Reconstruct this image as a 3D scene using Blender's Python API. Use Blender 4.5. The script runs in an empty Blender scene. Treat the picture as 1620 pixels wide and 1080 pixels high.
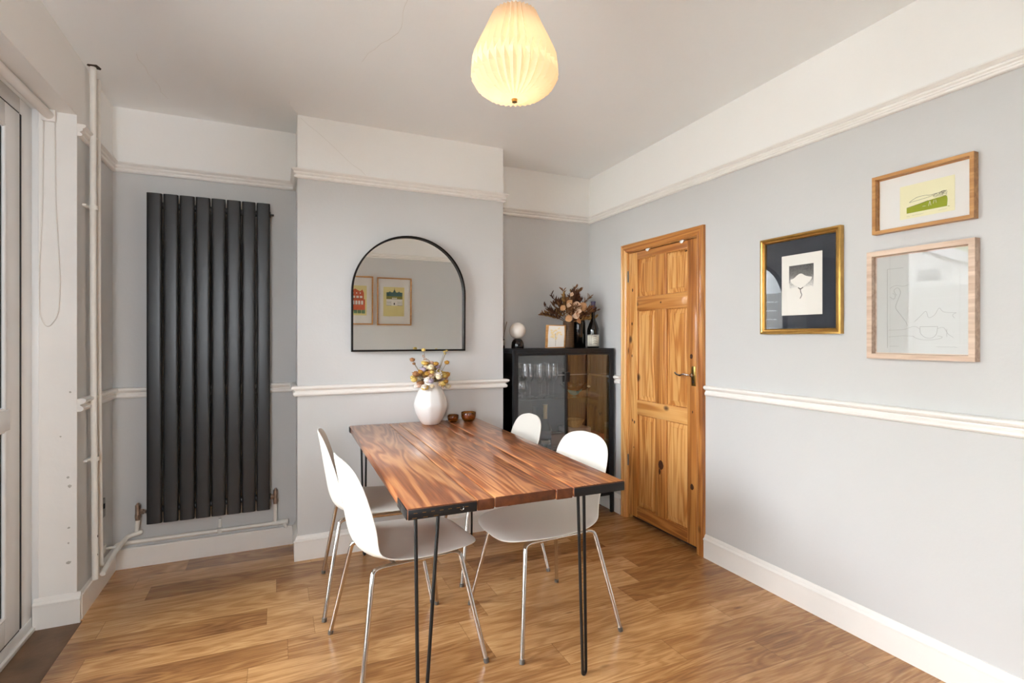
import bpy, bmesh, math, random
from math import sin, cos, pi, radians, sqrt, atan2
from mathutils import Vector, Matrix

sc = bpy.context.scene
COL = sc.collection

# ------------------------------------------------------------------ camera
cam_d = bpy.data.cameras.new('camera'); cam = bpy.data.objects.new('camera', cam_d); COL.objects.link(cam)
cam.location = (0, 0, 1.30); cam.rotation_euler = (radians(90), 0, radians(-24.30))
cam_d.sensor_width = 36.0; cam_d.lens = 822.0 / 1620.0 * 36.0; cam_d.shift_y = -6.0 / 1620.0
cam_d.clip_start = 0.02; cam_d.clip_end = 200
sc.camera = cam
# ------------------------------------------------------------------ look
sc.view_settings.view_transform = 'Standard'; sc.view_settings.look = 'None'
sc.view_settings.gamma = 1.0; sc.view_settings.use_curve_mapping = False
sc.view_settings.exposure = 1.15
cy = sc.cycles
cy.max_bounces = 14; cy.diffuse_bounces = 8; cy.glossy_bounces = 6; cy.transmission_bounces = 10; cy.transparent_max_bounces = 16
cy.caustics_reflective = False; cy.caustics_refractive = False
cy.sample_clamp_indirect = 6.0
cy.use_denoising = True
try: cy.denoiser = 'OPENIMAGEDENOISE'
except Exception: pass
# ------------------------------------------------------------------ sky
w = bpy.data.worlds.new('overcast_sky'); sc.world = w; w.use_nodes = True
wn = w.node_tree; wn.nodes.clear()
wo = wn.nodes.new('ShaderNodeOutputWorld'); wb = wn.nodes.new('ShaderNodeBackground')
wb.inputs['Color'].default_value = (0.90, 0.95, 1.0, 1); wb.inputs['Strength'].default_value = 13.0
wn.links.new(wb.outputs[0], wo.inputs[0])
def area(name, loc, rot, sx, sy, power=0, color=(1, 1, 1), portal=False):
    d = bpy.data.lights.new(name, 'AREA'); d.shape = 'RECTANGLE'; d.size = sx; d.size_y = sy; d.energy = power; d.color = color
    d.cycles.is_portal = portal
    o = bpy.data.objects.new(name, d); COL.objects.link(o); o.location = loc; o.rotation_euler = rot
    return o
# portal over the patio door: it only guides the sky light through the glass
area('patio_daylight', (-1.10, 1.42, 1.17), (0, radians(-90), 0), 2.3, 3.2, 1.0, portal=True)
# portal over the unseen window added behind the camera to brighten the room
area('added_window_daylight', (-.50, -.52, 1.50), (radians(90), 0, 0), .58, 1.5, 1.0, portal=True)

# ------------------------------------------------------------------ materials
MATS = {}
def nt(name):
    m = bpy.data.materials.new(name); m.use_nodes = True
    t = m.node_tree; t.nodes.clear()
    out = t.nodes.new('ShaderNodeOutputMaterial')
    MATS[name] = m
    return m, t, out
def N(t, ty, **k):
    n = t.nodes.new(ty)
    for a, b in k.items():
        if a.startswith('i_'):
            n.inputs[a[2:].replace('_', ' ')].default_value = b
        else: setattr(n, a, b)
    return n
def L(t, a, b): t.links.new(a, b)
def rgb(r, g, b):
    f = lambda c: (c/255/12.92) if c/255 <= .04045 else ((c/255+.055)/1.055)**2.4
    return (f(r), f(g), f(b), 1)
def plain(name, col, rough=.5, metal=0, noise=0.0, nscale=6, bump=0, bscale=80, coat=0, trans=0, ior=1.45, spec=.5, alpha=1, emit=None, es=0):
    m, t, out = nt(name)
    p = N(t, 'ShaderNodeBsdfPrincipled'); L(t, p.outputs[0], out.inputs[0])
    p.inputs['Base Color'].default_value = col; p.inputs['Roughness'].default_value = rough
    p.inputs['Metallic'].default_value = metal; p.inputs['IOR'].default_value = ior
    p.inputs['Transmission Weight'].default_value = trans; p.inputs['Coat Weight'].default_value = coat
    p.inputs['Specular IOR Level'].default_value = spec; p.inputs['Alpha'].default_value = alpha
    p.inputs['Coat Roughness'].default_value = .08
    if emit: p.inputs['Emission Color'].default_value = emit; p.inputs['Emission Strength'].default_value = es
    tc = N(t, 'ShaderNodeTexCoord')
    if noise:
        n = N(t, 'ShaderNodeTexNoise', i_Scale=nscale, i_Detail=4.0); L(t, tc.outputs['Object'], n.inputs['Vector'])
        mx = N(t, 'ShaderNodeMix', data_type='RGBA', blend_type='MULTIPLY'); mx.inputs[0].default_value = 1
        r = N(t, 'ShaderNodeMapRange'); r.inputs[1].default_value = .3; r.inputs[2].default_value = .7
        r.inputs[3].default_value = 1-noise; r.inputs[4].default_value = 1.0
        L(t, n.outputs['Fac'], r.inputs[0]); mx.inputs[6].default_value = col
        L(t, r.outputs[0], mx.inputs[7]); L(t, mx.outputs[2], p.inputs['Base Color'])
    if bump:
        n2 = N(t, 'ShaderNodeTexNoise', i_Scale=bscale, i_Detail=3.0); L(t, tc.outputs['Object'], n2.inputs['Vector'])
        b = N(t, 'ShaderNodeBump', i_Strength=bump, i_Distance=.004); L(t, n2.outputs['Fac'], b.inputs['Height'])
        L(t, b.outputs[0], p.inputs['Normal'])
    return m
def ramp(t, stops):
    r = N(t, 'ShaderNodeValToRGB'); e = r.color_ramp.elements
    e[0].position, e[0].color = stops[0]; e[1].position, e[1].color = stops[-1]
    for pz, c in stops[1:-1]:
        x = e.new(pz); x.color = c
    return r
def math_(t, op, a, b=None, c=None):
    n = N(t, 'ShaderNodeMath', operation=op)
    for i, x in enumerate((a, b, c)):
        if x is None: continue
        if isinstance(x, (int, float)): n.inputs[i].default_value = x
        else: L(t, x, n.inputs[i])
    return n.outputs[0]
def mixc(t, f, a, b, mode='MIX'):
    m = N(t, 'ShaderNodeMix', data_type='RGBA', blend_type=mode)
    for i, x in ((0, f), (6, a), (7, b)):
        if isinstance(x, (int, float)): m.inputs[i].default_value = x
        elif isinstance(x, tuple): m.inputs[i].default_value = x
        else: L(t, x, m.inputs[i])
    return m.outputs[2]
def wood(name, stops, axis='Z', across=9.0, along=.8, rings=7.0, fine=.25, knots=0.0, rough=.4, coat=0.0, bump=.15, patch=None, knot_scale=3.0):
    """long-grained timber; axis = the direction of the grain in object space"""
    m, t, out = nt(name)
    p = N(t, 'ShaderNodeBsdfPrincipled'); L(t, p.outputs[0], out.inputs[0])
    tc = N(t, 'ShaderNodeTexCoord'); oi = N(t, 'ShaderNodeObjectInfo')
    off = math_(t, 'MULTIPLY', oi.outputs['Random'], 37.0)
    add = N(t, 'ShaderNodeVectorMath', operation='ADD'); L(t, tc.outputs['Object'], add.inputs[0])
    cx = N(t, 'ShaderNodeCombineXYZ')
    for i in range(3): L(t, off, cx.inputs[i])
    L(t, cx.outputs[0], add.inputs[1])
    def mapped(a, l):
        mp = N(t, 'ShaderNodeMapping'); s = [a, a, a]; s['XYZ'.index(axis)] = l
        mp.inputs['Scale'].default_value = s; L(t, add.outputs[0], mp.inputs['Vector']); return mp.outputs[0]
    n1 = N(t, 'ShaderNodeTexNoise', i_Scale=1.0, i_Detail=2.0, i_Roughness=.45, i_Distortion=.4); L(t, mapped(across, along), n1.inputs['Vector'])
    s = math_(t, 'SINE', math_(t, 'MULTIPLY', n1.outputs['Fac'], rings*6.283))
    s = math_(t, 'MULTIPLY_ADD', s, .5, .5)
    n2 = N(t, 'ShaderNodeTexNoise', i_Scale=1.0, i_Detail=4.0, i_Roughness=.6); L(t, mapped(across*14, along*3), n2.inputs['Vector'])
    n3 = N(t, 'ShaderNodeTexNoise', i_Scale=1.0, i_Detail=3.0); L(t, mapped(across*.45, along*.9), n3.inputs['Vector'])
    v = math_(t, 'ADD', math_(t, 'MULTIPLY', s, .42), math_(t, 'MULTIPLY', n2.outputs['Fac'], fine*1.3))
    v = math_(t, 'ADD', v, math_(t, 'MULTIPLY_ADD', n3.outputs['Fac'], .9, -.28))
    r = ramp(t, stops); L(t, v, r.inputs[0]); col = r.outputs[0]
    if patch:
        n5 = N(t, 'ShaderNodeTexNoise', i_Scale=1.0, i_Detail=3.0, i_Distortion=.8); L(t, mapped(5.0, 1.6), n5.inputs['Vector'])
        r5 = ramp(t, [(.60, (0, 0, 0, 1)), (.72, (1, 1, 1, 1))]); L(t, n5.outputs['Fac'], r5.inputs[0])
        col = mixc(t, math_(t, 'MULTIPLY', r5.outputs[0], .65), col, patch)
    if knots:
        vo = N(t, 'ShaderNodeTexVoronoi', feature='F1', i_Scale=1.0); vo.inputs['Randomness'].default_value = 1.0
        L(t, mapped(knot_scale*1.5, knot_scale), vo.inputs['Vector'])
        kr = ramp(t, [(.0, (1, 1, 1, 1)), (knots*.5, (.85, .85, .85, 1)), (knots, (0, 0, 0, 1))]); L(t, vo.outputs['Distance'], kr.inputs[0])
        col = mixc(t, kr.outputs[0], col, rgb(62, 30, 12))
    L(t, col, p.inputs['Base Color'])
    p.inputs['Roughness'].default_value = rough; p.inputs['Coat Weight'].default_value = coat; p.inputs['Coat Roughness'].default_value = .07
    b = N(t, 'ShaderNodeBump', i_Strength=bump, i_Distance=.002); L(t, v, b.inputs['Height']); L(t, b.outputs[0], p.inputs['Normal'])
    return m

def glass(name, tint=(1, 1, 1, 1), boost=1.0, rough=0.0):
    """thin pane: clear with a true glancing reflection"""
    m, t, out = nt(name)
    tr = N(t, 'ShaderNodeBsdfTransparent'); tr.inputs[0].default_value = tint
    gl = N(t, 'ShaderNodeBsdfGlossy'); gl.inputs['Roughness'].default_value = rough
    fr = N(t, 'ShaderNodeFresnel', i_IOR=1.5)
    f = math_(t, 'MINIMUM', math_(t, 'MULTIPLY', fr.outputs[0], boost), 1.0)
    mx = N(t, 'ShaderNodeMixShader'); L(t, f, mx.inputs[0]); L(t, tr.outputs[0], mx.inputs[1]); L(t, gl.outputs[0], mx.inputs[2])
    L(t, mx.outputs[0], out.inputs[0])
    return m

plain('grey_paint', rgb(204, 204, 203), .5, noise=.04, nscale=1.4, bump=.12, bscale=60)
plain('white_paint', rgb(243, 242, 239), .6, noise=.03, nscale=1.2, bump=.15, bscale=50)
plain('ceiling_paint', rgb(243, 245, 245), .75, noise=.03, nscale=.9, bump=.1, bscale=40)
plain('reveal_paint', rgb(242, 240, 236), .5, noise=.06, nscale=3, bump=.3, bscale=25)
plain('gloss_white', rgb(238, 235, 230), .28, noise=.03, nscale=8, bump=.05, bscale=60)
plain('pipe_white', rgb(232, 229, 222), .35, noise=.06, nscale=30, bump=.2, bscale=40)
plain('upvc', rgb(232, 233, 233), .25)
plain('gasket', rgb(22, 22, 24), .6)
plain('black_metal', rgb(26, 25, 25), .38, spec=.4)
plain('cab_metal', rgb(32, 32, 34), .42, spec=.4, noise=.1)
plain('anthracite', rgb(38, 38, 39), .34, metal=.0, spec=.55, noise=.25, nscale=9, bump=.05, bscale=200)
plain('chrome', rgb(205, 200, 195), .1, metal=1)
plain('brass', rgb(176, 150, 88), .28, metal=1, noise=.25, nscale=60)
plain('copper', rgb(190, 168, 152), .35, metal=1, noise=.3, nscale=40)
plain('shell_white', rgb(218, 214, 205), .38, spec=.4)
plain('ceramic_white', rgb(220, 218, 215), .14, coat=.6)
plain('mirror_silver', (.86, .86, .85, 1), .0, metal=1)
plain('bronze_frame', rgb(24, 19, 16), .6, spec=.2)
plain('steel_plate', rgb(120, 118, 114), .35, metal=.7)
plain('opal_globe', rgb(232, 226, 218), .25, coat=.3)
plain('lamp_black', rgb(18, 18, 20), .12, coat=.5)
plain('paper', rgb(238, 234, 226), .8)
plain('mount_white', rgb(232, 229, 224), .8)
plain('mount_grey', rgb(200, 200, 197), .8)
plain('mount_navy', rgb(46, 50, 58), .8)
plain('ink', rgb(70, 68, 66), .8)
plain('ink_faint', rgb(150, 148, 144), .8)
plain('gold_leaf', rgb(206, 164, 92), .28, metal=.85, noise=.2, nscale=30)
plain('gold_dark', rgb(120, 84, 40), .35, metal=.7)
plain('dark_bottle', rgb(14, 13, 12), .08, coat=.6)
plain('bottle_green', rgb(36, 48, 38), .08, coat=.6)
plain('gold_foil', rgb(206, 176, 118), .35, metal=.6, bump=.5, bscale=60)
plain('wick_brown', rgb(120, 88, 54), .7)
plain('amber_liquid', rgb(150, 98, 60), .2)
plain('purple_foil', rgb(74, 66, 96), .4)
plain('label_cream', rgb(222, 216, 200), .7)
plain('label_tan', rgb(206, 182, 140), .7)
plain('label_black', rgb(24, 22, 22), .6)
plain('red_card', rgb(206, 66, 48), .6)
plain('brown_card', rgb(150, 104, 74), .7)
plain('wicker', rgb(206, 180, 130), .8, noise=.35, nscale=90, bump=.8, bscale=120)
plain('turquoise', rgb(70, 160, 176), .15, coat=.5)
plain('bulb_glow', (1, .8, .5, 1), .5, emit=(1.0, .72, .42, 1), es=5)
plain('fence_grey', rgb(172, 170, 166), .8, noise=.15)
plain('render_white', rgb(244, 244, 243), .8)
plain('roof_white', rgb(176, 176, 180), .7)
plain('window_dark', rgb(104, 108, 112), .2)
plain('paving', rgb(208, 205, 198), .9, noise=.2)
plain('foliage', rgb(104, 134, 62), .8, noise=.4, nscale=6)
plain('bark', rgb(92, 76, 60), .9)
plain('hole_dark', rgb(66, 52, 40), .9)
plain('threshold_wood', rgb(134, 102, 74), .55, noise=.45, nscale=7, bump=.3, bscale=30)
plain('glass_clear', (1, 1, 1, 1), .0, trans=1.0, ior=1.45)
plain('amber_glass', rgb(232, 140, 46), .05, trans=.9, ior=1.45)
glass('window_glass', (1, 1, 1, 1), 1.0)
glass('cab_glass', (.93, .94, .95, 1), 2.1)
glass('picture_glass', (1, 1, 1, 1), .28)
glass('faint_glass', (1, 1, 1, 1), .40)
glass('thin_glass', (.92, .93, .94, 1), 5.0, .02)
PINE = [(.0, rgb(142, 82, 34)), (.35, rgb(192, 126, 62)), (.6, rgb(216, 158, 90)), (1., rgb(232, 184, 118))]
wood('pine_upright', PINE, 'Z', 13, .8, 7, .34, .09, .34, .25, .12, knot_scale=2.6)
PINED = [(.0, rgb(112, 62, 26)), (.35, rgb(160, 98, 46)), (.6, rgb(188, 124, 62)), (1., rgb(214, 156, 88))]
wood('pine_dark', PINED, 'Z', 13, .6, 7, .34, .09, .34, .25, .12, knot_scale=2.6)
wood('pine_dark_cross', PINED, 'Y', 13, .6, 7, .34, .09, .34, .25, .12, knot_scale=2.6)
wood('pine_cross', PINE, 'Y', 9, .7, 5, .28, .09, .34, .25, .12, knot_scale=2.6)
TAB = [(.05, rgb(64, 30, 16)), (.34, rgb(116, 62, 34)), (.62, rgb(158, 92, 52)), (1., rgb(204, 144, 92))]
wood('table_boards', TAB, 'Y', 11, 1.1, 9, .42, .06, .3, .55, .25, patch=rgb(208, 158, 104), knot_scale=2.2)
plain('end_grain', rgb(96, 50, 24), .45, noise=.5, nscale=40, bump=.4, bscale=90)
wood('oak_frame_v', [(0, rgb(150, 104, 62)), (1, rgb(214, 170, 122))], 'Z', 60, 4, 2, .3, 0, .4)
wood('pale_oak', [(0, rgb(182, 150, 126)), (1, rgb(226, 204, 184))], 'X', 60, 4, 2, .3, 0, .5)
wood('honey_oak', [(0, rgb(158, 104, 52)), (1, rgb(206, 156, 96))], 'X', 60, 4, 2, .3, 0, .4)

# laminate floor: strips 0.157 m wide running almost along X (turned 1.6 degrees), each with its own tone
def floor_mat():
    m, t, out = nt('laminate_floor')
    p = N(t, 'ShaderNodeBsdfPrincipled'); L(t, p.outputs[0], out.inputs[0])
    tc = N(t, 'ShaderNodeTexCoord'); sx = N(t, 'ShaderNodeSeparateXYZ'); L(t, tc.outputs['Object'], sx.inputs[0])
    X, Y = sx.outputs[0], sx.outputs[1]
    y2 = math_(t, 'ADD', Y, math_(t, 'MULTIPLY', X, .028))
    ry = math_(t, 'DIVIDE', math_(t, 'SUBTRACT', y2, 1.348-1.567), .1567)
    row = math_(t, 'FLOOR', ry); fy = math_(t, 'FRACT', ry)
    wr = N(t, 'ShaderNodeTexWhiteNoise', noise_dimensions='1D'); L(t, row, wr.inputs['W'])
    rx = math_(t, 'DIVIDE', math_(t, 'ADD', X, math_(t, 'MULTIPLY', wr.outputs['Value'], 1.9)), .86)
    cell = math_(t, 'FLOOR', rx); fx = math_(t, 'FRACT', rx)
    cv = N(t, 'ShaderNodeCombineXYZ'); L(t, cell, cv.inputs[0]); L(t, row, cv.inputs[1])
    wc = N(t, 'ShaderNodeTexWhiteNoise', noise_dimensions='2D'); L(t, cv.outputs[0], wc.inputs['Vector'])
    tone = wc.outputs['Value']
    # seams
    sy = math_(t, 'MINIMUM', fy, math_(t, 'SUBTRACT', 1.0, fy)); sxx = math_(t, 'MULTIPLY', math_(t, 'MINIMUM', fx, math_(t, 'SUBTRACT', 1.0, fx)), .86/.1567)
    seam = math_(t, 'LESS_THAN', math_(t, 'MINIMUM', sy, sxx), .008)
    # grain, offset per strip
    o = N(t, 'ShaderNodeVectorMath', operation='MULTIPLY_ADD'); L(t, wc.outputs['Color'], o.inputs[0]); o.inputs[1].default_value = (31, 17, 23); L(t, tc.outputs['Object'], o.inputs[2])
    def mp(a, b):
        q = N(t, 'ShaderNodeMapping'); q.inputs['Scale'].default_value = (a, b, 1); L(t, o.outputs[0], q.inputs['Vector']); return q.outputs[0]
    n1 = N(t, 'ShaderNodeTexNoise', i_Scale=1.0, i_Detail=2.0, i_Distortion=.7); L(t, mp(1.8, 10), n1.inputs['Vector'])
    ring = math_(t, 'MULTIPLY_ADD', math_(t, 'SINE', math_(t, 'MULTIPLY', n1.outputs['Fac'], 42.0)), .5, .5)
    n2 = N(t, 'ShaderNodeTexNoise', i_Scale=1.0, i_Detail=6.0, i_Roughness=.75); L(t, mp(6, 120), n2.inputs['Vector'])
    n3 = N(t, 'ShaderNodeTexNoise', i_Scale=1.0, i_Detail=2.0); L(t, mp(2.2, 7), n3.inputs['Vector'])
    v = math_(t, 'ADD', math_(t, 'MULTIPLY', ring, .13), math_(t, 'MULTIPLY', n2.outputs['Fac'], .62))
    v = math_(t, 'ADD', v, math_(t, 'MULTIPLY', n3.outputs['Fac'], .36))
    v = math_(t, 'ADD', v, math_(t, 'MULTIPLY_ADD', tone, .26, -.23))
    r = ramp(t, [(.10, rgb(110, 70, 40)), (.38, rgb(164, 116, 70)), (.58, rgb(200, 152, 100)), (.85, rgb(228, 188, 138))]); L(t, v, r.inputs[0])
    vo = N(t, 'ShaderNodeTexVoronoi', feature='F1', i_Scale=1.0); L(t, mp(3.2, 9), vo.inputs['Vector'])
    kr = ramp(t, [(.0, (1, 1, 1, 1)), (.06, (.5, .5, .5, 1)), (.11, (0, 0, 0, 1))]); L(t, vo.outputs['Distance'], kr.inputs[0])
    col = mixc(t, math_(t, 'MULTIPLY', kr.outputs[0], .75), r.outputs[0], rgb(84, 52, 30))
    col = mixc(t, math_(t, 'MULTIPLY', seam, .45), col, rgb(92, 60, 34))
    L(t, col, p.inputs['Base Color']); p.inputs['Roughness'].default_value = .27; p.inputs['Specular IOR Level'].default_value = .6
    b = N(t, 'ShaderNodeBump', i_Strength=.08, i_Distance=.002); L(t, v, b.inputs['Height']); L(t, b.outputs[0], p.inputs['Normal'])
floor_mat()
def shade_mat():
    m, t, out = nt('pleated_paper')
    d = N(t, 'ShaderNodeBsdfDiffuse'); d.inputs[0].default_value = rgb(250, 240, 220)
    tr = N(t, 'ShaderNodeBsdfTranslucent'); tr.inputs[0].default_value = rgb(192, 172, 146)
    mx = N(t, 'ShaderNodeMixShader'); mx.inputs[0].default_value = .62
    L(t, d.outputs[0], mx.inputs[1]); L(t, tr.outputs[0], mx.inputs[2]); L(t, mx.outputs[0], out.inputs[0])
shade_mat()

# ------------------------------------------------------------------ mesh helpers
class MB:
    def __init__(s): s.bm = bmesh.new(); s.mi = 0
    def face(s, vs):
        try: f = s.bm.faces.new(vs); f.material_index = s.mi; return f
        except ValueError: return None
    def box(s, x0, x1, y0, y1, z0, z1):
        v = [s.bm.verts.new((x, y, z)) for x in (x0, x1) for y in (y0, y1) for z in (z0, z1)]
        for q in ((0, 1, 3, 2), (4, 6, 7, 5), (0, 4, 5, 1), (2, 3, 7, 6), (0, 2, 6, 4), (1, 5, 7, 3)): s.face([v[i] for i in q])
        return s
    def bbox(s, x0, x1, y0, y1, z0, z1, b=.003, seg=2):
        """box with rounded edges"""
        t = bmesh.new(); bmesh.ops.create_cube(t, size=1)
        bmesh.ops.transform(t, verts=t.verts, matrix=Matrix.Translation(((x0+x1)/2, (y0+y1)/2, (z0+z1)/2)) @ Matrix.Diagonal((abs(x1-x0), abs(y1-y0), abs(z1-z0), 1)))
        bmesh.ops.bevel(t, geom=list(t.edges), offset=min(b, .49*min(abs(x1-x0), abs(y1-y0), abs(z1-z0))), segments=seg, profile=.5, affect='EDGES')
        s.join(t); return s
    def join(s, t, M=None):
        mp = {}
        for v in t.verts: mp[v] = s.bm.verts.new(M @ v.co if M else v.co)
        for f in t.faces:
            g = s.face([mp[v] for v in f.verts])
        t.free()
    def tube(s, pts, r, seg=10, cap=True, r2=None):
        P = [Vector(p) for p in pts]; n = len(P); rings = []
        u = None
        for i in range(n):
            d = (P[min(i+1, n-1)] - P[max(i-1, 0)])
            if d.length < 1e-9: d = Vector((0, 0, 1))
            d.normalize()
            if u is None:
                u = d.orthogonal().normalized()
            else:
                u = (u - d*u.dot(d)); u = u.normalized() if u.length > 1e-6 else d.orthogonal().normalized()
            v = d.cross(u)
            rr = r[i] if isinstance(r, (list, tuple)) else (r if r2 is None else r+(r2-r)*i/(n-1))
            rings.append([s.bm.verts.new(P[i] + (u*cos(2*pi*k/seg) + v*sin(2*pi*k/seg))*rr) for k in range(seg)])
        for a, b in zip(rings, rings[1:]):
            for k in range(seg): s.face([a[k], a[(k+1) % seg], b[(k+1) % seg], b[k]])
        if cap: s.face(rings[0][::-1]); s.face(rings[-1])
        return s
    def lathe(s, prof, c=(0, 0, 0), seg=32, poly=0, amt=.6, capb=True, capt=False, ph=0):
        rings = []
        for r, z in prof:
            R = []
            for k in range(seg):
                a = 2*pi*k/seg; m = 1
                if poly:
                    q = 2*pi/poly; aa = (a % q)-q/2; m = 1+amt*(cos(q/2)/cos(aa)-1)
                R.append(s.bm.verts.new((c[0]+r*m*cos(a+ph), c[1]+r*m*sin(a+ph), c[2]+z)))
            rings.append(R)
        for a, b in zip(rings, rings[1:]):
            for k in range(seg): s.face([a[k], a[(k+1) % seg], b[(k+1) % seg], b[k]])
        if capb: s.face(rings[0][::-1])
        if capt: s.face(rings[-1])
        return s
    def ball(s, c, r, sub=2, sc=(1, 1, 1), jit=0, rng=None, rot=None):
        t = bmesh.new(); bmesh.ops.create_icosphere(t, subdivisions=sub, radius=1)
        for v in t.verts:
            k = 1+(rng.uniform(-jit, jit) if rng else 0)
            q = Vector((v.co.x*sc[0], v.co.y*sc[1], v.co.z*sc[2]))*r*k
            if rot: q = rot @ q
            v.co = q+Vector(c)
        s.join(t); return s
    def poly(s, pts, n, th):
        """flat polygon pts (3-D) given thickness th along n"""
        n = Vector(n).normalized()*th; a = [s.bm.verts.new(Vector(p)) for p in pts]; b = [s.bm.verts.new(Vector(p)+n) for p in pts]
        s.face(a[::-1]); s.face(b); k = len(pts)
        for i in range(k): s.face([a[i], a[(i+1) % k], b[(i+1) % k], b[i]])
        return s
    def leaf(s, p, d, up, ln, wd, bend=.2, th=.0006):
        p = Vector(p); d = Vector(d).normalized(); side = d.cross(Vector(up))
        side = side.normalized() if side.length > 1e-4 else d.orthogonal().normalized(); nn = side.cross(d).normalized()
        prev = None
        for i in range(6):
            f = i/5; ww = wd*.5*sin(pi*min(.98, max(.03, f)))**.8; c = p+d*ln*f+nn*bend*ln*(f*f)
            cur = (s.bm.verts.new(c-side*ww+nn*ww*.3), s.bm.verts.new(c), s.bm.verts.new(c+side*ww+nn*ww*.3))
            if prev:
                s.face([prev[0], prev[1], cur[1], cur[0]]); s.face([prev[1], prev[2], cur[2], cur[1]])
            prev = cur
        return s
    def build(s, name, mats, parent=None, smooth=True, ang=38, loc=None, solid=0, sub=0):
        me = bpy.data.meshes.new(name)
        bmesh.ops.recalc_face_normals(s.bm, faces=s.bm.faces)
        s.bm.to_mesh(me); s.bm.free()
        for m in (mats if isinstance(mats, (list, tuple)) else [mats]): me.materials.append(MATS[m])
        if smooth:
            for p in me.polygons: p.use_smooth = True
            if ang < 180: me.set_sharp_from_angle(angle=radians(ang))
        o = bpy.data.objects.new(name, me); COL.objects.link(o)
        if parent is not None: o.parent = parent
        if loc: o.location = loc
        if solid:
            md = o.modifiers.new('Solidify', 'SOLIDIFY'); md.thickness = solid; md.offset = 0
        if sub:
            md = o.modifiers.new('Subdivision', 'SUBSURF'); md.levels = sub; md.render_levels = sub
        return o

def tag(o, label=None, cat=None, group=None, kind=None):
    if label: o['label'] = label
    if cat: o['category'] = cat
    if group: o['group'] = group
    if kind: o['kind'] = kind
    return o
def thing(name, label, cat, loc=(0, 0, 0), rz=0, group=None):
    o = bpy.data.objects.new(name, None); COL.objects.link(o); o.empty_display_size = .05
    o.location = loc; o.rotation_euler = (0, 0, rz)
    return tag(o, label, cat, group)
def struct(name, label=None, loc=(0, 0, 0)):
    o = bpy.data.objects.new(name, None); COL.objects.link(o); o.location = loc
    return tag(o, label, None, None, 'structure')
def copy_tree(o, parent=None):
    c = o.copy(); COL.objects.link(c)
    if parent is not None: c.parent = parent
    for ch in [x for x in bpy.data.objects if x.parent == o]: copy_tree(ch, c)
    return c
def arc(c, r, a0, a1, n, plane='xz'):
    P = []
    for i in range(n+1):
        a = radians(a0+(a1-a0)*i/n); u, v = r*cos(a), r*sin(a)
        P.append({'xz': (c[0]+u, c[1], c[2]+v), 'yz': (c[0], c[1]+u, c[2]+v), 'xy': (c[0]+u, c[1]+v, c[2])}[plane])
    return P
def fillet(pts, r, n=5):
    """round the inner corners of a polyline"""
    P = [Vector(p) for p in pts]; out = [P[0]]
    for i in range(1, len(P)-1):
        a, b, c = P[i-1], P[i], P[i+1]; d1 = (a-b); d2 = (c-b); rr = min(r, d1.length*.49, d2.length*.49)
        p0 = b+d1.normalized()*rr; p2 = b+d2.normalized()*rr
        for k in range(n+1):
            f = k/n; out.append(p0*(1-f)**2+b*2*f*(1-f)+p2*f*f)
    out.append(P[-1]); return out

# ------------------------------------------------------------------ the room
XL, XR, YF, YB, YAL, YAR = -.843, 2.315, -.44, 3.283, 3.577, 3.595
CX0, CX1 = .107, 1.415
RAILZ = 2.235
def ceil_z(x, y): return 1.3+1.3085-.0027*x-.0211*(y-3)

f = MB(); f.box(-.815, 2.45, -.6, 3.8, -.12, 0); f.box(-.95, -.815, 3.0, 3.8, -.12, 0); fl = f.build('floor', 'laminate_floor', smooth=False); tag(fl, kind='structure')
f = MB(); f.bbox(-1.0, -.818, .25, 3.10, -.06, -.006, .006); tag(f.build('trim_1', 'threshold_wood', ang=30), kind='structure')
# ceiling, falling very slightly towards the chimney wall
f = MB(); x0, x1, y0, y1 = -1.3, 2.6, -.7, 3.9
lo = [f.bm.verts.new((x, y, ceil_z(x, y))) for x, y in ((x0, y0), (x1, y0), (x1, y1), (x0, y1))]
hi = [f.bm.verts.new((x, y, 2.95)) for x, y in ((x0, y0), (x1, y0), (x1, y1), (x0, y1))]
f.face(lo); f.face(hi[::-1])
for i in range(4): f.face([lo[i], hi[i], hi[(i+1) % 4], lo[(i+1) % 4]])
ceilo = f.build('ceiling', 'ceiling_paint', smooth=False); tag(ceilo, kind='structure')
def wallbox(mb, x0, x1, y0, y1, zs=RAILZ, ztop=2.8):
    mb.mi = 0; mb.box(x0, x1, y0, y1, -.12, zs); mb.mi = 1; mb.box(x0, x1, y0, y1, zs, ztop)
f = MB(); wallbox(f, XR, 2.45, -.6, 2.405); wallbox(f, XR, 2.45, 3.085, 3.8)
f.mi = 0; f.box(XR, 2.45, 2.405, 3.085, 1.925, RAILZ); f.mi = 1; f.box(XR, 2.45, 2.405, 3.085, RAILZ, 2.8)
f.mi = 0; f.box(2.40, 2.45, 2.405, 3.085, -.12, 1.925)
tag(f.build('wall_right', ['grey_paint', 'white_paint'], smooth=False), kind='structure')
f = MB(); wallbox(f, -1.3, CX0, YAL, 3.8); wallbox(f, CX1, XR, YAR, 3.8)
tag(f.build('wall_back', ['grey_paint', 'white_paint'], smooth=False), kind='structure')
f = MB(); wallbox(f, CX0, CX1, YB, 3.8)
tag(f.build('wall_middle', ['grey_paint', 'white_paint'], smooth=False), kind='structure')
WX0, WX1, WZ0, WZ1 = -.76, -.20, .78, 2.20
f = MB(); wallbox(f, -1.3, WX0, -.6, YF); wallbox(f, WX1, 2.45, -.6, YF); f.mi = 0; f.box(WX0, WX1, -.6, YF, -.12, WZ0); f.box(WX0, WX1, -.6, YF, WZ1, RAILZ); f.mi = 1; f.box(WX0, WX1, -.6, YF, RAILZ, 2.8)
tag(f.build('wall_front', ['grey_paint', 'white_paint'], smooth=False), kind='structure')
win = struct('added_window_1', 'white framed window added behind the camera for fill daylight')  # unseen window, added to let in more soft daylight
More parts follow.
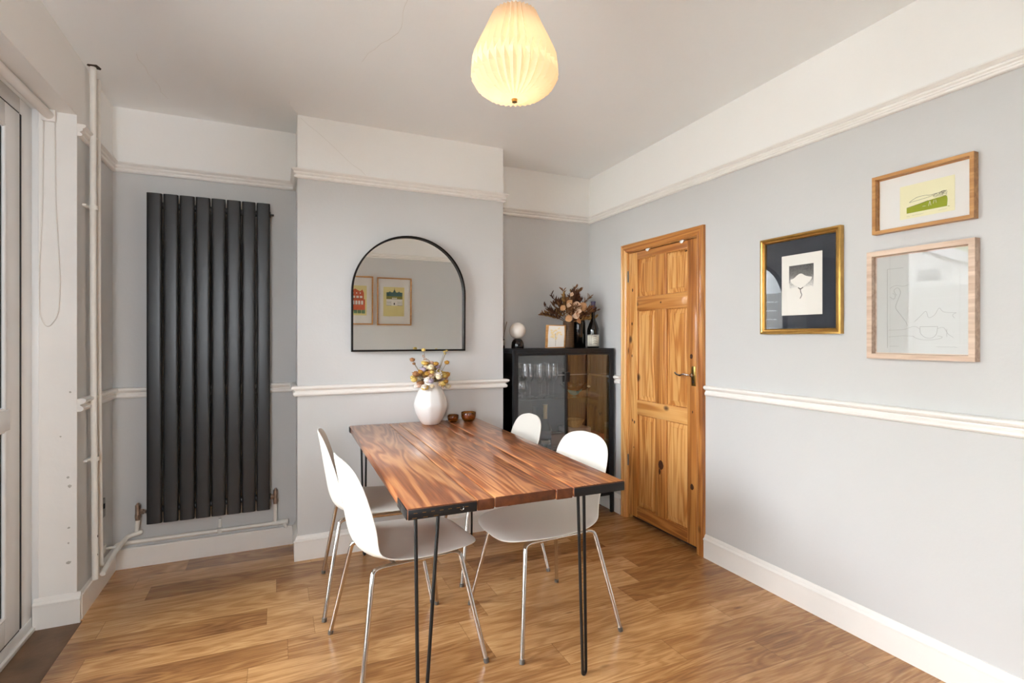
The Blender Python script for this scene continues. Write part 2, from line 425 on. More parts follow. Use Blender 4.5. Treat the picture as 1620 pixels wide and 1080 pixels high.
for (a, b, c, d) in ((WX0, WX0+.06, WZ0, WZ1), (WX1-.06, WX1, WZ0, WZ1), (WX0+.06, WX1-.06, WZ0, WZ0+.06), (WX0+.06, WX1-.06, WZ1-.06, WZ1)):
    m = MB(); m.bbox(a, b, -.58, -.52, c, d, .004); m.build('frame_member', 'upvc', win, ang=30)
m = MB(); m.box(WX0+.05, WX1-.05, -.552, -.548, WZ0+.05, WZ1-.05); m.build('pane', 'window_glass', win, smooth=False)
m = MB(); m.bbox(WX0-.04, WX1+.04, -.50, YF+.03, WZ0-.025, WZ0, .004); m.build('window_sill', 'gloss_white', win, ang=30)
OY0, OY1, OZ = .0, 3.005, 2.325        # patio opening in the left wall
f = MB(); wallbox(f, -1.06, XL, OY1+.004, YAL); wallbox(f, -1.06, XL, YF, OY0-.004)
f.mi = 1; f.box(-1.06, XL, OY0-.004, OY1+.004, OZ+.004, 2.8)
tag(f.build('wall_left', ['grey_paint', 'white_paint'], smooth=False), kind='structure')
# plaster lining of the opening, slightly worn
f = MB()
rng = random.Random(3)
def rough_strip(mb, pts_a, pts_b):
    for i in range(len(pts_a)-1): mb.face([mb.bm.verts.new(p) for p in (pts_a[i], pts_a[i+1], pts_b[i+1], pts_b[i])])
f.box(-1.06, XL+.0015, OY1-.001, OY1+.006, -.06, OZ+.004)
f.box(-1.06, XL+.0015, OY0-.004, OY0, -.06, OZ+.004); f.box(-1.06, XL+.0015, OY0, OY1, OZ, OZ+.006)
tag(f.build('trim_2', 'reveal_paint', smooth=False), kind='structure')
f = MB()                                       # small knocks in the reveal plaster
for z, x, r in ((.27, -.872, .009), (.62, -.868, .008), (.66, -.873, .006), (.36, -.872, .005), (.43, -.871, .005), (.85, -.90, .004), (1.05, -.866, .005)):
    f.ball((x, OY1-.001, z), r, 1, (1, .12, .9), .35, rng)
plain('knock_grey', rgb(184, 180, 172), .9)
tag(f.build('trim_3', 'knock_grey'), kind='structure')

# sweep a moulding profile (out from wall, height) along a wall line
def sweep(name, path, prof, mat='gloss_white', zs=None):
    mb = MB(); P = [Vector((p[0], p[1])) for p in path]; n = len(P); rings = []
    for i in range(n):
        d1 = (P[i]-P[i-1]).normalized() if i > 0 else None; d2 = (P[i+1]-P[i]).normalized() if i < n-1 else None
        a = d1 or d2; b = d2 or d1
        n1 = Vector((a.y, -a.x)); n2 = Vector((b.y, -b.x)); mm = (n1+n2); mm = mm/(mm.length_squared)*2 if mm.length > 1e-6 else n1
        rings.append([mb.bm.verts.new((P[i].x+mm.x*o, P[i].y+mm.y*o, z+(zs[i] if zs else 0))) for o, z in prof])
    k = len(prof)
    for A, B in zip(rings, rings[1:]):
        for j in range(k): mb.face([A[j], A[(j+1) % k], B[(j+1) % k], B[j]])
    mb.face(rings[0]); mb.face(rings[-1][::-1])
    return tag(mb.build(name, mat, ang=25), kind='structure')
PIC = [(-.004, 2.232), (.012, 2.232), (.018, 2.235), (.020, 2.241), (.016, 2.247), (.010, 2.250), (.012, 2.254), (.020, 2.258), (.022, 2.264), (.020, 2.268), (.028, 2.272), (.034, 2.279), (.033, 2.285), (.026, 2.288), (-.004, 2.288)]
DAD = [(-.004, .958), (.010, .958), (.018, .960), (.023, .967), (.023, .976), (.017, .983), (.012, .986), (.012, .990), (.020, .993), (.030, .999), (.034, 1.006), (.032, 1.014), (.024, 1.018), (-.004, 1.018)]
SKI = [(-.004, 0), (.018, 0), (.018, .103), (.022, .106), (.022, .112), (.016, .117), (.012, .120), (.010, .128), (.004, .136), (-.004, .138)]
SKIC = [(o, z if z < .05 else z+.005) for o, z in SKI]
SKIL = [(-.004, 0), (.020, 0), (.020, .108), (.016, .113), (-.004, .114)]
# travelled so that the room is always on the right-hand side of the path direction
sweep('trim_4', [(XL, OY1+.006), (XL, YAL), (CX0, YAL)], PIC)
sweep('trim_5', [(CX0, YAL-.002), (CX0, YB), (CX1, YB), (CX1, YAR-.002)], PIC, zs=[0, 0, 0, 0])
sweep('trim_6', [(CX1, YAR), (XR, YAR), (XR, YF), (XL, YF)], PIC, zs=[-.008, -.010, -.010, 0])
sweep('trim_7', [(XL, OY1+.006), (XL, YAL), (CX0, YAL)], DAD)
sweep('trim_8', [(CX0, YAL-.002), (CX0, YB), (CX1, YB), (CX1, YAR-.002)], DAD)
sweep('trim_9', [(CX1, YAR), (XR, YAR), (XR, 3.155)], DAD)
sweep('trim_10', [(XR, 2.322), (XR, YF), (XL, YF)], DAD)
sweep('baseboard_left', [(XL, OY1+.004), (XL, YAL)], SKIL)
sweep('baseboard_back', [(XL+.02, YAL), (CX0, YAL)], SKIL)
sweep('baseboard_middle', [(CX0, YAL-.022), (CX0, YB), (CX1, YB), (CX1, YAR-.02)], SKIC)
sweep('baseboard_corner', [(CX1, YAR), (XR, YAR), (XR, 3.155)], SKI)
sweep('baseboard_right', [(XR, 2.335), (XR, YF), (XL, YF)], SKI)
sweep('baseboard_reveal', [(-.995, OY1), (XL+.018, OY1)], [(o, z-.006) for o, z in SKI])
# hairline cracks
f = MB()
def crack(pts):
    f.tube(pts, .0006, 5)
rng = random.Random(11)
def wob(a, b, n, amp, fn):
    out = []
    for i in range(n+1):
        t_ = i/n; x = a[0]+(b[0]-a[0])*t_+rng.uniform(-amp, amp); y = a[1]+(b[1]-a[1])*t_+rng.uniform(-amp, amp); out.append(fn(x, y))
    return out
crack(wob((.107, 3.28), (.06, 3.12), 7, .006, lambda x, y: (x, y, ceil_z(x, y))))
crack(wob((.36, 2.55), (.48, 2.25), 8, .008, lambda x, y: (x, y, ceil_z(x, y))))
crack(wob((.48, 2.25), (.46, 2.0), 6, .006, lambda x, y: (x, y, ceil_z(x, y))))
crack(wob((-.55, 3.35), (-.6, 2.9), 7, .007, lambda x, y: (x, y, ceil_z(x, y))))
crack(wob((.13, 2.59), (.50, 2.29), 9, .006, lambda x, z: (x, YB, z)))
plain('crack_grey', rgb(214, 210, 202), .9)
tag(f.build('trim_11', 'crack_grey'), kind='structure')

# ------------------------------------------------------------------ pine door (right wall)
door = struct('door_1', 'knotty pine six-panel door in right wall')
Y0, Y1, ZT = 2.405, 3.075, 1.905         # leaf
xf = XR+.002                               # leaf face
def dbox(y0, y1, z0, z1, xo=0, b=.002, mat='pine_upright', name='stile', xb=.036):
    m = MB(); m.bbox(xf+xo, xf+xb, y0, y1, z0, z1, b, 2); return m.build(name, mat, door, ang=30)
ys = (Y0, 2.485, 2.452, 2.700, 2.775, 2.99)
yA0, yA1 = 2.490, 2.690        # right-hand panels
yB0, yB1 = 2.790, 2.985        # left-hand panels
dbox(Y0, yA0, .03, ZT, mat='pine_dark'); dbox(yB1, Y1, .03, ZT)
rails = [(.03, .11), (.76, .86), (1.49, 1.585), (1.855, ZT)]
for a, b in rails: dbox(yA0, yB1, a, b, .0, .002, 'pine_dark_cross' if a < .5 or a > 1 else 'pine_cross', 'rail')
for a, b in ((.11, .76), (.86, 1.49), (1.585, 1.855)): dbox(yA1, yB0, a, b, .0006, .002, 'pine_dark', 'muntin')
for (ya, yb) in ((yA0, yA1), (yB0, yB1)):
    for (za, zb) in ((.11, .76), (.86, 1.49), (1.585, 1.855)):
        m = MB(); m.box(xf+.016, xf+.03, ya, yb, za, zb)
        # raised and fielded centre
        i0, i1 = .014, .034
        a = [(xf+.0155, ya+i0, za+i0), (xf+.014, yb-i0, za+i0), (xf+.014, yb-i0, zb-i0), (xf+.014, ya+i0, zb-i0)]
        c = [(xf+.010, ya+i1, za+i1), (xf+.010, yb-i1, za+i1), (xf+.010, yb-i1, zb-i1), (xf+.010, ya+i1, zb-i1)]
        d_ = [(xf+.0075, ya+i1+.002, za+i1+.002), (xf+.0075, yb-i1-.002, za+i1+.002), (xf+.0075, yb-i1-.002, zb-i1-.002), (xf+.0075, ya+i1+.002, zb-i1-.002)]
        e_ = [(xf+.018, ya+i0, za+i0), (xf+.018, yb-i0, za+i0), (xf+.018, yb-i0, zb-i0), (xf+.018, ya+i0, zb-i0)]
        R = [[m.bm.verts.new(p) for p in q] for q in (e_, a, c, d_)]
        for A, B in zip(R, R[1:]):
            for k in range(4): m.face([A[k], A[(k+1) % 4], B[(k+1) % 4], B[k]])
        m.face(R[-1])
        # bead round the panel, in darker pine to paint in its shadow line
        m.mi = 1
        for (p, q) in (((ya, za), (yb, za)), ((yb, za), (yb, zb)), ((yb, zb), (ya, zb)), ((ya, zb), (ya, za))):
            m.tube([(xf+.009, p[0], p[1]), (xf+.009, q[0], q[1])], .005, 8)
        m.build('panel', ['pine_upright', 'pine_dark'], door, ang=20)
# lining and architrave
m = MB()
m.box(XR-.001, XR+.085, Y0-.022, Y0-.006, 0, ZT+.02); m.box(XR-.001, XR+.085, Y1+.004, Y1+.02, 0, ZT+.02); m.box(XR-.001, XR+.085, Y0-.022, Y1+.02, ZT+.006, ZT+.02)
m.build('door_lining', 'pine_upright', door, ang=30)
m = MB(); m.box(XR+.04, XR+.085, Y0-.01, Y1+.01, 0.0, ZT+.01); m.build('dark_backing', 'hole_dark', door)  # dark sheet across the whole opening, paints the gaps round the leaf dark
ARCH = [(0, 0), (.014, .002), (.018, .008), (.016, .014), (.020, .020), (.022, .032), (.020, .042), (.024, .048), (.022, .056), (0, .058)]
def arch_run(p, q, inn, name, mat, m0=0, m1=0):
    """p,q ends of inner edge (y,z); inn = outward dir of the moulding; m0,m1 mitre lengths"""
    m = MB(); rings = []
    for (pt, mm) in ((p, m0), (q, m1)):
        dirv = Vector((q[0]-p[0], q[1]-p[1])).normalized()
        rings.append([m.bm.verts.new((XR-o, pt[0]+inn[0]*wd_+dirv.x*mm*wd_, pt[1]+inn[1]*wd_+dirv.y*mm*wd_)) for o, wd_ in ARCH])
    k = len(ARCH)
    for j in range(k): m.face([rings[0][j], rings[0][(j+1) % k], rings[1][(j+1) % k], rings[1][j]])
    m.face(rings[0]); m.face(rings[1][::-1]); return m.build(name, mat, door, ang=25)
yi0, yi1, zi = Y0-.010, Y1+.010, ZT+.008
arch_run((yi0, 0), (yi0, zi), (-1, 0), 'architrave', 'pine_dark', 0, 1)
arch_run((yi1, 0), (yi1, zi), (1, 0), 'architrave', 'pine_upright', 0, 1)
arch_run((yi0, zi), (yi1, zi), (0, 1), 'architrave', 'pine_dark_cross', -1, 1)
# brass lever handle
m = MB(); m.bbox(xf-.004, xf+.001, 2.418, 2.452, 1.005, 1.125, .002, 2); hp = m.build('handle_plate', 'brass', door); tag(hp, 'worn brass handle plate')
m = MB(); m.tube([(xf-.004, 2.436, 1.072), (xf-.020, 2.436, 1.072)], .011, 14)
m.tube(fillet([(xf-.016, 2.436, 1.072), (xf-.046, 2.437, 1.072), (xf-.050, 2.47, 1.078), (xf-.050, 2.50, 1.066), (xf-.047, 2.535, 1.074), (xf-.044, 2.548, 1.082)], .012, 4), .0065, 10)
m.build('lever', 'chrome', hp)
m = MB(); m.bbox(xf-.006, xf-.003, 2.429, 2.441, 1.022, 1.040, .001); m.build('keyhole', 'hole_dark', hp)
for z in (1.74, .42):
    m = MB(); m.tube([(XR-.004, Y1+.003, z-.04), (XR-.004, Y1+.003, z+.04)], .005, 10); m.build('hinge', 'steel_plate', door)
# dark knots that the photograph shows on particular boards
plain('knot_brown', rgb(74, 40, 22), .5, noise=.5, nscale=60)
for (y, z, ry, rz_) in ((2.45, .385, .022, .028), (2.733, .455, .034, .045), (2.745, .41, .012, .03), (3.035, .71, .008, .016), (3.012, .70, .010, .018), (2.445, .845, .006, .012), (2.455, 1.185, .018, .022), (3.04, 1.40, .010, .018), (3.035, 1.64, .009, .02), (2.735, 1.535, .010, .010), (3.04, 1.17, .007, .016), (3.02, .52, .006, .01), (2.50, 1.84, .016, .006)):
    m = MB(); m.ball((xf+.0002, y, z), 1, 2, (.0012, ry*.7, rz_*.7), .12, random.Random(int(z*100))); m.build('knot', 'knot_brown', door)
# over-door hooks
for i, (y, lb) in enumerate(((2.858, 'small white over-door hook nearer the cabinet'), (2.528, 'small white over-door hook above the handle side'))):
    m = MB(); pts = [(XR-.007, y+.018*cos(a), 1.909+.018*sin(a)) for a in [radians(180+180*k/10) for k in range(11)]]
    m.poly(pts, (-1, 0, 0), .003); m.bbox(XR-.010, XR+.001, y-.018, y+.018, 1.904, 1.9105, .001)
    tag(m.build('door_hook', 'gloss_white', ang=40), lb, 'hook', 'hooks over the top of the pine door')

# ------------------------------------------------------------------ white patio door (left wall)
pd = struct('door_2', 'white plastic framed patio door with clear glass')
XD = -1.0
def pbox(y0, y1, z0, z1, x0=XD-.065, x1=XD, name='frame_member', mat='upvc', b=.004, par=None):
    m = MB(); m.bbox(x0, x1, y0, y1, z0, z1, b, 2); return m.build(name, mat, par or pd, ang=30)
pbox(OY1-.122, OY1-.002, .04, OZ-.002); pbox(OY0+.002, OY0+.06, .04, OZ-.002)
pbox(OY0+.06, OY1-.122, OZ-.07, OZ-.002, name='frame_head'); pbox(OY0+.002, OY1-.002, -.002, .055, XD-.065, XD+.004, name='frame_sill')
m = MB(); m.bbox(XD-.002, XD+.016, OY0, OY1-.004, -.006, .012, .002); m.build('sill_strip', 'gloss_white', pd)
m = MB(); m.bbox(XD-.01, XD+.022, OY1-.0035, OY1-.0005, .1, OZ, .001); m.build('cover_strip', 'upvc', pd)
def leaf(y0, y1, nm):
    e = bpy.data.objects.new(nm, None); COL.objects.link(e); e.parent = pd
    z0, z1, s, x0, x1 = .062, OZ-.076, .132, XD-.06, XD+.004
    zm0, zm1 = .925, 1.01
    for a, b in ((y0, y0+s), (y1-s, y1)): pbox(a, b, z0, z1, x0, x1, 'leaf_stile', par=e)
    pbox(y0+s, y1-s, z0, z0+.11, x0, x1, 'leaf_rail', par=e); pbox(y0+s, y1-s, z1-.095, z1, x0, x1, 'leaf_rail', par=e)
    pbox(y0+s-.03, y1-s+.03, zm0, zm1, x0, x1+.006, 'leaf_rail', par=e)
    for a, b in ((z0+.11, zm0), (zm1, z1-.095)):
        m = MB()     # sloping bead + gasket
        for (p, q) in (((y0+s, a), (y1-s, a)), ((y1-s, a), (y1-s, b)), ((y1-s, b), (y0+s, b)), ((y0+s, b), (y0+s, a))):
            m.tube([(x1-.006, p[0], p[1]), (x1-.006, q[0], q[1])], .009, 8)
        m.build('glazing_bead', 'upvc', e)
        m = MB()
        for (p, q) in (((y0+s+.01, a+.01), (y1-s-.01, a+.01)), ((y1-s-.01, a+.01), (y1-s-.01, b-.01)), ((y1-s-.01, b-.01), (y0+s+.01, b-.01)), ((y0+s+.01, b-.01), (y0+s+.01, a+.01))):
            m.tube([(x1-.013, p[0], p[1]), (x1-.013, q[0], q[1])], .004, 6)
        m.build('gasket', 'gasket', e)
        m = MB(); m.box(XD-.034, XD-.030, y0+s, y1-s, a, b); m.build('pane', 'window_glass', e, smooth=False)
    m = MB()
    m.box(XD-.03, XD+.0045, y1, y1+.0125, z0, z1); m.box(XD-.03, XD+.001, y0-.003, y0, z0, z1)
    m.box(XD-.03, XD+.001, y0, y1, z0-.006, z0); m.box(XD-.03, XD+.001, y0, y1, z1, z1+.006)
    m.build('weather_seal', 'gasket', e, smooth=False)
    return e
leaf(1.47, 2.870, 'door_leaf'); leaf(.066, 1.464, 'door_leaf')

# roller blind above the patio door, with its bead chain
rb = thing('roller_blind', 'rolled-up white roller blind above the patio door', 'blind', (0, 0, 0))
m = MB(); m.tube([(-.935, .05, 2.298), (-.935, 2.975, 2.298)], .019, 20); m.build('fabric_roll', 'mount_white', rb)
m = MB(); m.bbox(-.962, -.912, 2.975, 2.992, 2.272, OZ, .004); m.build('bracket', 'gloss_white', rb)
m = MB(); m.bbox(-.962, -.912, .03, .05, 2.272, OZ, .004); m.build('bracket', 'gloss_white', rb)
m = MB(); c_ = [(-.958, 2.99, 2.29), (-.962, 2.992, 1.9), (-.974, 2.992, 1.55), (-.972, 2.992, 1.40), (-.945, 2.992, 1.335), (-.905, 2.992, 1.40), (-.898, 2.992, 1.55), (-.915, 2.992, 1.9), (-.918, 2.99, 2.29)]
m.tube(fillet(c_, .1, 6), .0022, 6); m.build('bead_chain', 'mount_white', rb)

# wall socket behind the pipes
m = MB(); m.bbox(XL+.0005, XL+.009, 3.325, 3.412, .352, .452, .002)
sk = m.build('wall_socket', 'steel_plate'); tag(sk, 'grey metal wall socket low down behind the white corner pipes', 'socket')
m = MB(); m.bbox(XL+.008, XL+.013, 3.375, 3.392, .40, .425, .001); m.build('rocker', 'gasket', sk)

# ------------------------------------------------------------------ heating pipes
R_ = .0125
p1 = thing('heating_pipe', 'white painted heating pipe with clips and chipped paint rising from skirting to ceiling', 'pipe', group=None)
yp = 3.105
m = MB(); m.tube(fillet([(XL+.03, yp+.02, ceil_z(XL, yp)+.01), (XL+.028, yp+.03, 1.4), (XL+.03, yp+.055, .118)], .03, 3), R_*1.08, 14); m.build('riser', 'pipe_white', p1)
m = MB(); m.ball((XL+.032, yp+.02, ceil_z(XL, yp)), .024, 2, (1.1, 1.3, .10), .4, random.Random(2)); m.build('ceiling_hole', 'hole_dark', p1)
p2 = thing('heating_pipe', 'white painted pipe bending from beside the riser along the skirting under the radiator', 'pipe')
zc_ = .148
m = MB(); m.tube(fillet([(XL+.03, yp+.095, 2.58), (XL+.03, yp+.10, 1.4), (XL+.032, yp+.13, .150), (XL+.034, YAL-.05, .150), (XL+.05, YAL-.032, .150), (CX0-.045, YAL-.03, .150)], .028, 5), R_*.95, 14)
m.build('run', 'pipe_white', p2)
m = MB(); m.tube([(-.012, YAL-.03, .15), (-.012, YAL-.032, .2745)], R_*.9, 14); m.build('upstand', 'pipe_white', p2)
m = MB(); m.tube([(-.030, YAL-.03, .15), (.062, YAL-.03, .15)], R_*1.25, 14); m.tube([(.035, YAL-.03, .15), (.05, YAL-.035, .118)], R_, 10); m.build('tee_joint', 'pipe_white', p2)
p3 = thing('heating_pipe', 'short white painted pipe cranking up to the radiator valve nearest the corner', 'pipe')
m = MB(); m.tube(fillet([(XL+.058, yp+.06, .136), (XL+.062, 3.36, .170), (XL+.085, YAL-.075, .198), (XL+.15, YAL-.05, .207), (-.722, YAL-.05, .207), (-.716, YAL-.05, .2745)], .022, 5), R_*.95, 14); m.build('run', 'pipe_white', p3)
m = MB(); m.tube([(XL+.01, 3.42, .176), (XL+.055, 3.42, .176)], .007, 8); m.bbox(XL+.0, XL+.006, 3.40, 3.44, .155, .197, .002); m.build('pipe_clip', 'pipe_white', p3)
def clip(par, y, z, both=True):
    m = MB(); m.bbox(XL, XL+.016, y-.045, y+.10, z-.005, z+.006, .002)
    m.tube([(XL+.030, y+.012, z-.010), (XL+.030, y+.012, z+.010)], R_*1.45, 14)
    m.build('pipe_clip', 'pipe_white', par)
clip(p1, yp+.018, 1.93); clip(p1, yp+.035, .71)
m = MB(); m.bbox(-.322, -.306, YAL-.02, YAL-.0005, .155, .215, .003); m.tube([(-.314, YAL-.03, .137), (-.314, YAL-.03, .163)], .017, 12); m.build('pipe_clip', 'pipe_white', p2)
m = MB()
for (y, z, r) in ((3.155, .33, .006), (3.16, .36, .0045), (3.155, .24, .004), (3.16, .40, .003)): m = MB(); m.ball((XL+.0415, y-.004, z), r, 1, (.35, .6, 1.3)); m.build('paint_chip', 'hole_dark', p1)

# ------------------------------------------------------------------ radiator
rad = thing('radiator', 'tall black vertical radiator with eight flat columns beside the chimney breast', 'radiator', (-.353, 3.48, 0))
rx0, rx1, rz0, rz1 = -.312, .312, .258, 2.112
for i in range(8):
    cx_ = rx0+.036+i*(rx1-rx0-.072)/7
    m = MB(); hw, th = .0360, .009
    prof = []
    for k in range(13):
        a = k/12; q_ = 2*a-1; q_ = math.copysign(abs(q_)**.6, q_); prof.append((hw*q_, -th*(1-abs(q_)**14*.7)-.0022*(1-q_*q_)))
    prof += [(hw, .014), (-hw, .014)]
    rg = [[m.bm.verts.new((cx_+x, y, z)) for x, y in prof] for z in (rz0+.002, rz1-.002)]
    for k in range(len(prof)): m.face([rg[0][k], rg[0][(k+1) % len(prof)], rg[1][(k+1) % len(prof)], rg[1][k]])
    m.face(rg[0]); m.face(rg[1][::-1])
    m.build('column', 'anthracite', rad, ang=50)
for z in (.33, 2.05):
    m = MB(); m.tube([(rx0+.004, .026, z), (rx1+.004, .026, z)], .019, 16); m.build('header_tube', 'anthracite', rad)
for z in (.75, 1.75):
    for x in (-.2, .2):
        m = MB(); m.bbox(x-.015, x+.015, .006, YAL-3.48-.001, z-.02, z+.02, .002); m.build('wall_bracket', 'anthracite', rad)
m = MB(); m.tube([(rx1+.004, .026, 2.05), (rx1+.022, .026, 2.05)], .007, 10); m.build('bleed_valve', 'anthracite', rad)
def rvalve(x, sgn, zb):
    m = MB(); m.tube([(x, .05, zb), (x, .05, zb+.085)], .0125, 16); m.tube([(x, .05, zb+.012), (x, .05, zb+.03)], .0155, 6); m.tube([(x, .05, zb+.085), (x, .05, zb+.095)], .006, 10)
    m.tube([(x, .05, zb+.045), (x-sgn*.04, .045, zb+.045)], .009, 14); m.tube([(x-sgn*.012, .049, zb+.045), (x-sgn*.028, .047, zb+.045)], .0155, 6)
    v = m.build('valve', 'copper', rad); v['label'] = 'worn copper coloured radiator valve'
rvalve(-.363, -1, .275); rvalve(.342, 1, .275)

# ------------------------------------------------------------------ arched mirror
mir = thing('arched_mirror', 'arched wall mirror with thin dark metal frame on the chimney breast', 'mirror', (.767, YB-.009, 1.215))
mir.rotation_euler = (radians(.93), 0, radians(-.77))
hw, hh = .360, .364
def archline(r, inset, n=40):
    P = [(-hw+inset, inset), (-hw+inset, hh)]
    P += [(-(hw-inset)*cos(pi*k/n), hh+(hw-inset)*sin(pi*k/n)) for k in range(1, n)]
    P += [(hw-inset, hh), (hw-inset, inset)]
    return P
A = archline(0, 0); B = archline(0, .010); m = MB()
for (ya, yb) in ((-.030, -.030),):
    pass
ra = [m.bm.verts.new((x, -.030, z)) for x, z in A]; rb_ = [m.bm.verts.new((x, -.030, z)) for x, z in B]
rc = [m.bm.verts.new((x, -.001, z)) for x, z in A]; rd = [m.bm.verts.new((x, -.001, z)) for x, z in B]
k = len(A)
for i in range(k):
    j = (i+1) % k
    m.face([ra[i], ra[j], rb_[j], rb_[i]]); m.face([ra[i], rc[i], rc[j], ra[j]]); m.face([rb_[i], rb_[j], rd[j], rd[i]]); m.face([rc[i], rd[i], rd[j], rc[j]])
m.build('mirror_frame', 'bronze_frame', mir, ang=30)
m = MB(); m.poly([(x, -.008, z) for x, z in archline(0, .0102)], (0, 1, 0), .003); m.build('mirror_glass', 'mirror_silver', mir, smooth=False)
# brackets hold the frame on the wall
m = MB(); m.box(-.05, .05, -.005, .004, .02, .64); m.build('hanger', 'black_metal', mir, smooth=False)

# ------------------------------------------------------------------ picture frames
def frame(label, loc, rz, wd, ht, bw, dp, mat, mats2, glassy='picture_glass', step=None, pane_yaw=0, group=None, lift=0):
    """local: X right, Z up, front towards -Y; origin at bottom centre against the wall"""
    e = thing('picture_frame', label, 'picture', loc, rz, group)
    m = MB(); H = wd/2
    prof = [(0, 0), (0, -dp), (bw*.95, -dp), (bw, -dp*.92), (bw, -dp*.25), (bw+.004, -dp*.25), (bw+.004, 0)]
    if step: prof = [(0, 0), (0, -dp), (bw*.30, -dp*1.08), (bw*.5, -dp*.95), (bw*.6, -dp*.74), (bw*.72, -dp*.74), (bw*.85, -dp*.86), (bw, -dp*.72), (bw, -dp*.2), (bw+.004, -dp*.2), (bw+.004, 0)]
    cs = [(-1, 0), (1, 0), (1, 1), (-1, 1)]; rings = []
    for sx, sz in cs:
        rings.append([m.bm.verts.new((sx*(H-o), y, (ht-o) if sz else o)) for o, y in prof])
    for i in range(4):
        A_, B_ = rings[i], rings[(i+1) % 4]
        for j in range(len(prof)-1): m.face([A_[j], A_[j+1], B_[j+1], B_[j]])
    m.build('moulding', mat, e, ang=25)
    m = MB(); m.box(-H+bw*.9, H-bw*.9, -dp*.22, -.001, bw*.9, ht-bw*.9); m.build('mount', mats2, e, smooth=False)
    m = MB(); m.box(-H+bw+.001, H-bw-.001, -dp*.62, -dp*.58, bw+.001, ht-bw-.001)
    g = m.build('pane', glassy, e, smooth=False)
    if pane_yaw: g.rotation_euler = (0, 0, pane_yaw); g.location = (0, 0, 0)
    return e
def art(e, name, mat, polys=(), lines=(), y=0, t_=.0004):
    m = MB()
    for P_ in polys: m.poly([(x, y, z) for x, z in P_], (0, -1, 0), t_)
    for pts, w_ in lines:
        V = [Vector((p[0], 0, p[1])) for p in pts]
        for a, b in zip(V, V[1:]):
            d = (b-a)
            if d.length < 1e-6: continue
            n_ = Vector((-d.z, 0, d.x)).normalized()*w_/2; ex = d.normalized()*w_*.3; a2, b2 = a-ex, b+ex
            m.poly([(q.x, y, q.z) for q in (a2-n_, b2-n_, b2+n_, a2+n_)], (0, -1, 0), t_)
    return m.build(name, mat, e, smooth=False)
def rect(x0, x1, z0, z1): return [(x0, z0), (x1, z0), (x1, z1), (x0, z1)]
def smooth(pts, n=6):
    out = []; P = [pts[0]]+list(pts)+[pts[-1]]
    for i in range(1, len(P)-2):
        for k in range(n):
            t_ = k/n; q = []
            for c in (0, 1):
                a, b, c1, d = P[i-1][c], P[i][c], P[i+1][c], P[i+2][c]
                q.append(.5*((2*b)+(-a+c1)*t_+(2*a-5*b+4*c1-d)*t_*t_+(-a+3*b-3*c1+d)*t_**3))
            out.append(tuple(q))
    out.append(tuple(pts[-1])); return out
RW = radians(-90)
# gold frame, ray print on dark mount
F2 = frame('gold framed picture of a white ray fish on a dark mount', (XR-.001, 1.722, 1.318), RW, .424, .486, .026, .024, 'gold_leaf', 'mount_navy', step=True)
yy = -.0058
art(F2, 'print', 'paper', [rect(-.098, .115, .092, .388)], y=yy)
m_, t_n, out_ = nt('ray_ground')
p_ = N(t_n, 'ShaderNodeBsdfPrincipled'); L(t_n, p_.outputs[0], out_.inputs[0]); p_.inputs['Roughness'].default_value = .8
tc_ = N(t_n, 'ShaderNodeTexCoord'); s_ = N(t_n, 'ShaderNodeSeparateXYZ'); L(t_n, tc_.outputs['Object'], s_.inputs[0])
nn = N(t_n, 'ShaderNodeTexNoise', i_Scale=130.0, i_Detail=5.0); L(t_n, tc_.outputs['Object'], nn.inputs['Vector'])
v_ = math_(t_n, 'ADD', math_(t_n, 'MULTIPLY_ADD', s_.outputs[2], -6.0, 2.01), math_(t_n, 'MULTIPLY', nn.outputs['Fac'], .5))
r_ = ramp(t_n, [(.2, rgb(60, 60, 60)), (.6, rgb(128, 126, 124)), (.95, rgb(236, 232, 225))]); L(t_n, v_, r_.inputs[0]); L(t_n, r_.outputs[0], p_.inputs['Base Color'])
art(F2, 'engraving', 'ray_ground', [rect(-.055, .072, .225, .335)], y=yy-.0005)
ray = smooth([(-.049, .268), (-.03, .273), (-.005, .290), (.012, .291), (.03, .280), (.052, .273), (.064, .270), (.056, .254), (.035, .238), (.018, .226), (.008, .222), (-.008, .228), (-.03, .240), (-.046, .255), (-.049, .268)], 4)
art(F2, 'ray_shape', 'paper', [ray[:-1]], y=yy-.0010)
art(F2, 'ray_tail', 'ink', [], [(smooth([(-.006, .2245), (.002, .219), (.008, .2185), (.018, .2245)], 4), .004), (smooth([(.004, .216), (.007, .200), (.012, .190), (.007, .178), (.003, .172)], 4), .0032), ([(-.056, .336), (-.056, .25)], .0012)], y=yy-.0014)
# small oak frame with green landscape
F3 = frame('small honey oak framed print of a green hillside, topmost of the pair', (XR-.001, 1.196, 1.732), RW, .352, .240, .014, .030, 'honey_oak', 'mount_white')
plain('print_cream', rgb(236, 230, 192), .8); plain('hill_green', rgb(150, 160, 40), .8)
yy = -.0072
art(F3, 'print', 'print_cream', [rect(-.080, .108, .045, .178)], y=yy)
art(F3, 'hill', 'hill_green', [smooth([(-.055, .066), (.083, .066), (.083, .066), (.083, .104), (.06, .105), (.02, .101), (-.01, .095), (-.055, .088)], 3)], y=yy-.0005)
rng = random.Random(5)
ln = [(smooth([(-.045, .109), (-.02, .122), (.01, .124), (.03, .121), (.082, .126)], 6), .0011), (smooth([(-.045, .108), (0, .112), (.03, .116), (.05, .122)], 6), .0009), (smooth([(-.055, .0885), (-.01, .0955), (.02, .1015)], 5), .0009)]
for k in range(9): cx_ = .045+rng.uniform(0, .034); cz_ = .116+rng.uniform(-.006, .008); ln.append(([(cx_+.007*cos(a), cz_+.004*sin(a)) for a in [radians(30*q) for q in range(12)]], .0007))
art(F3, 'sketch', 'ink', [], ln, y=yy-.0010)
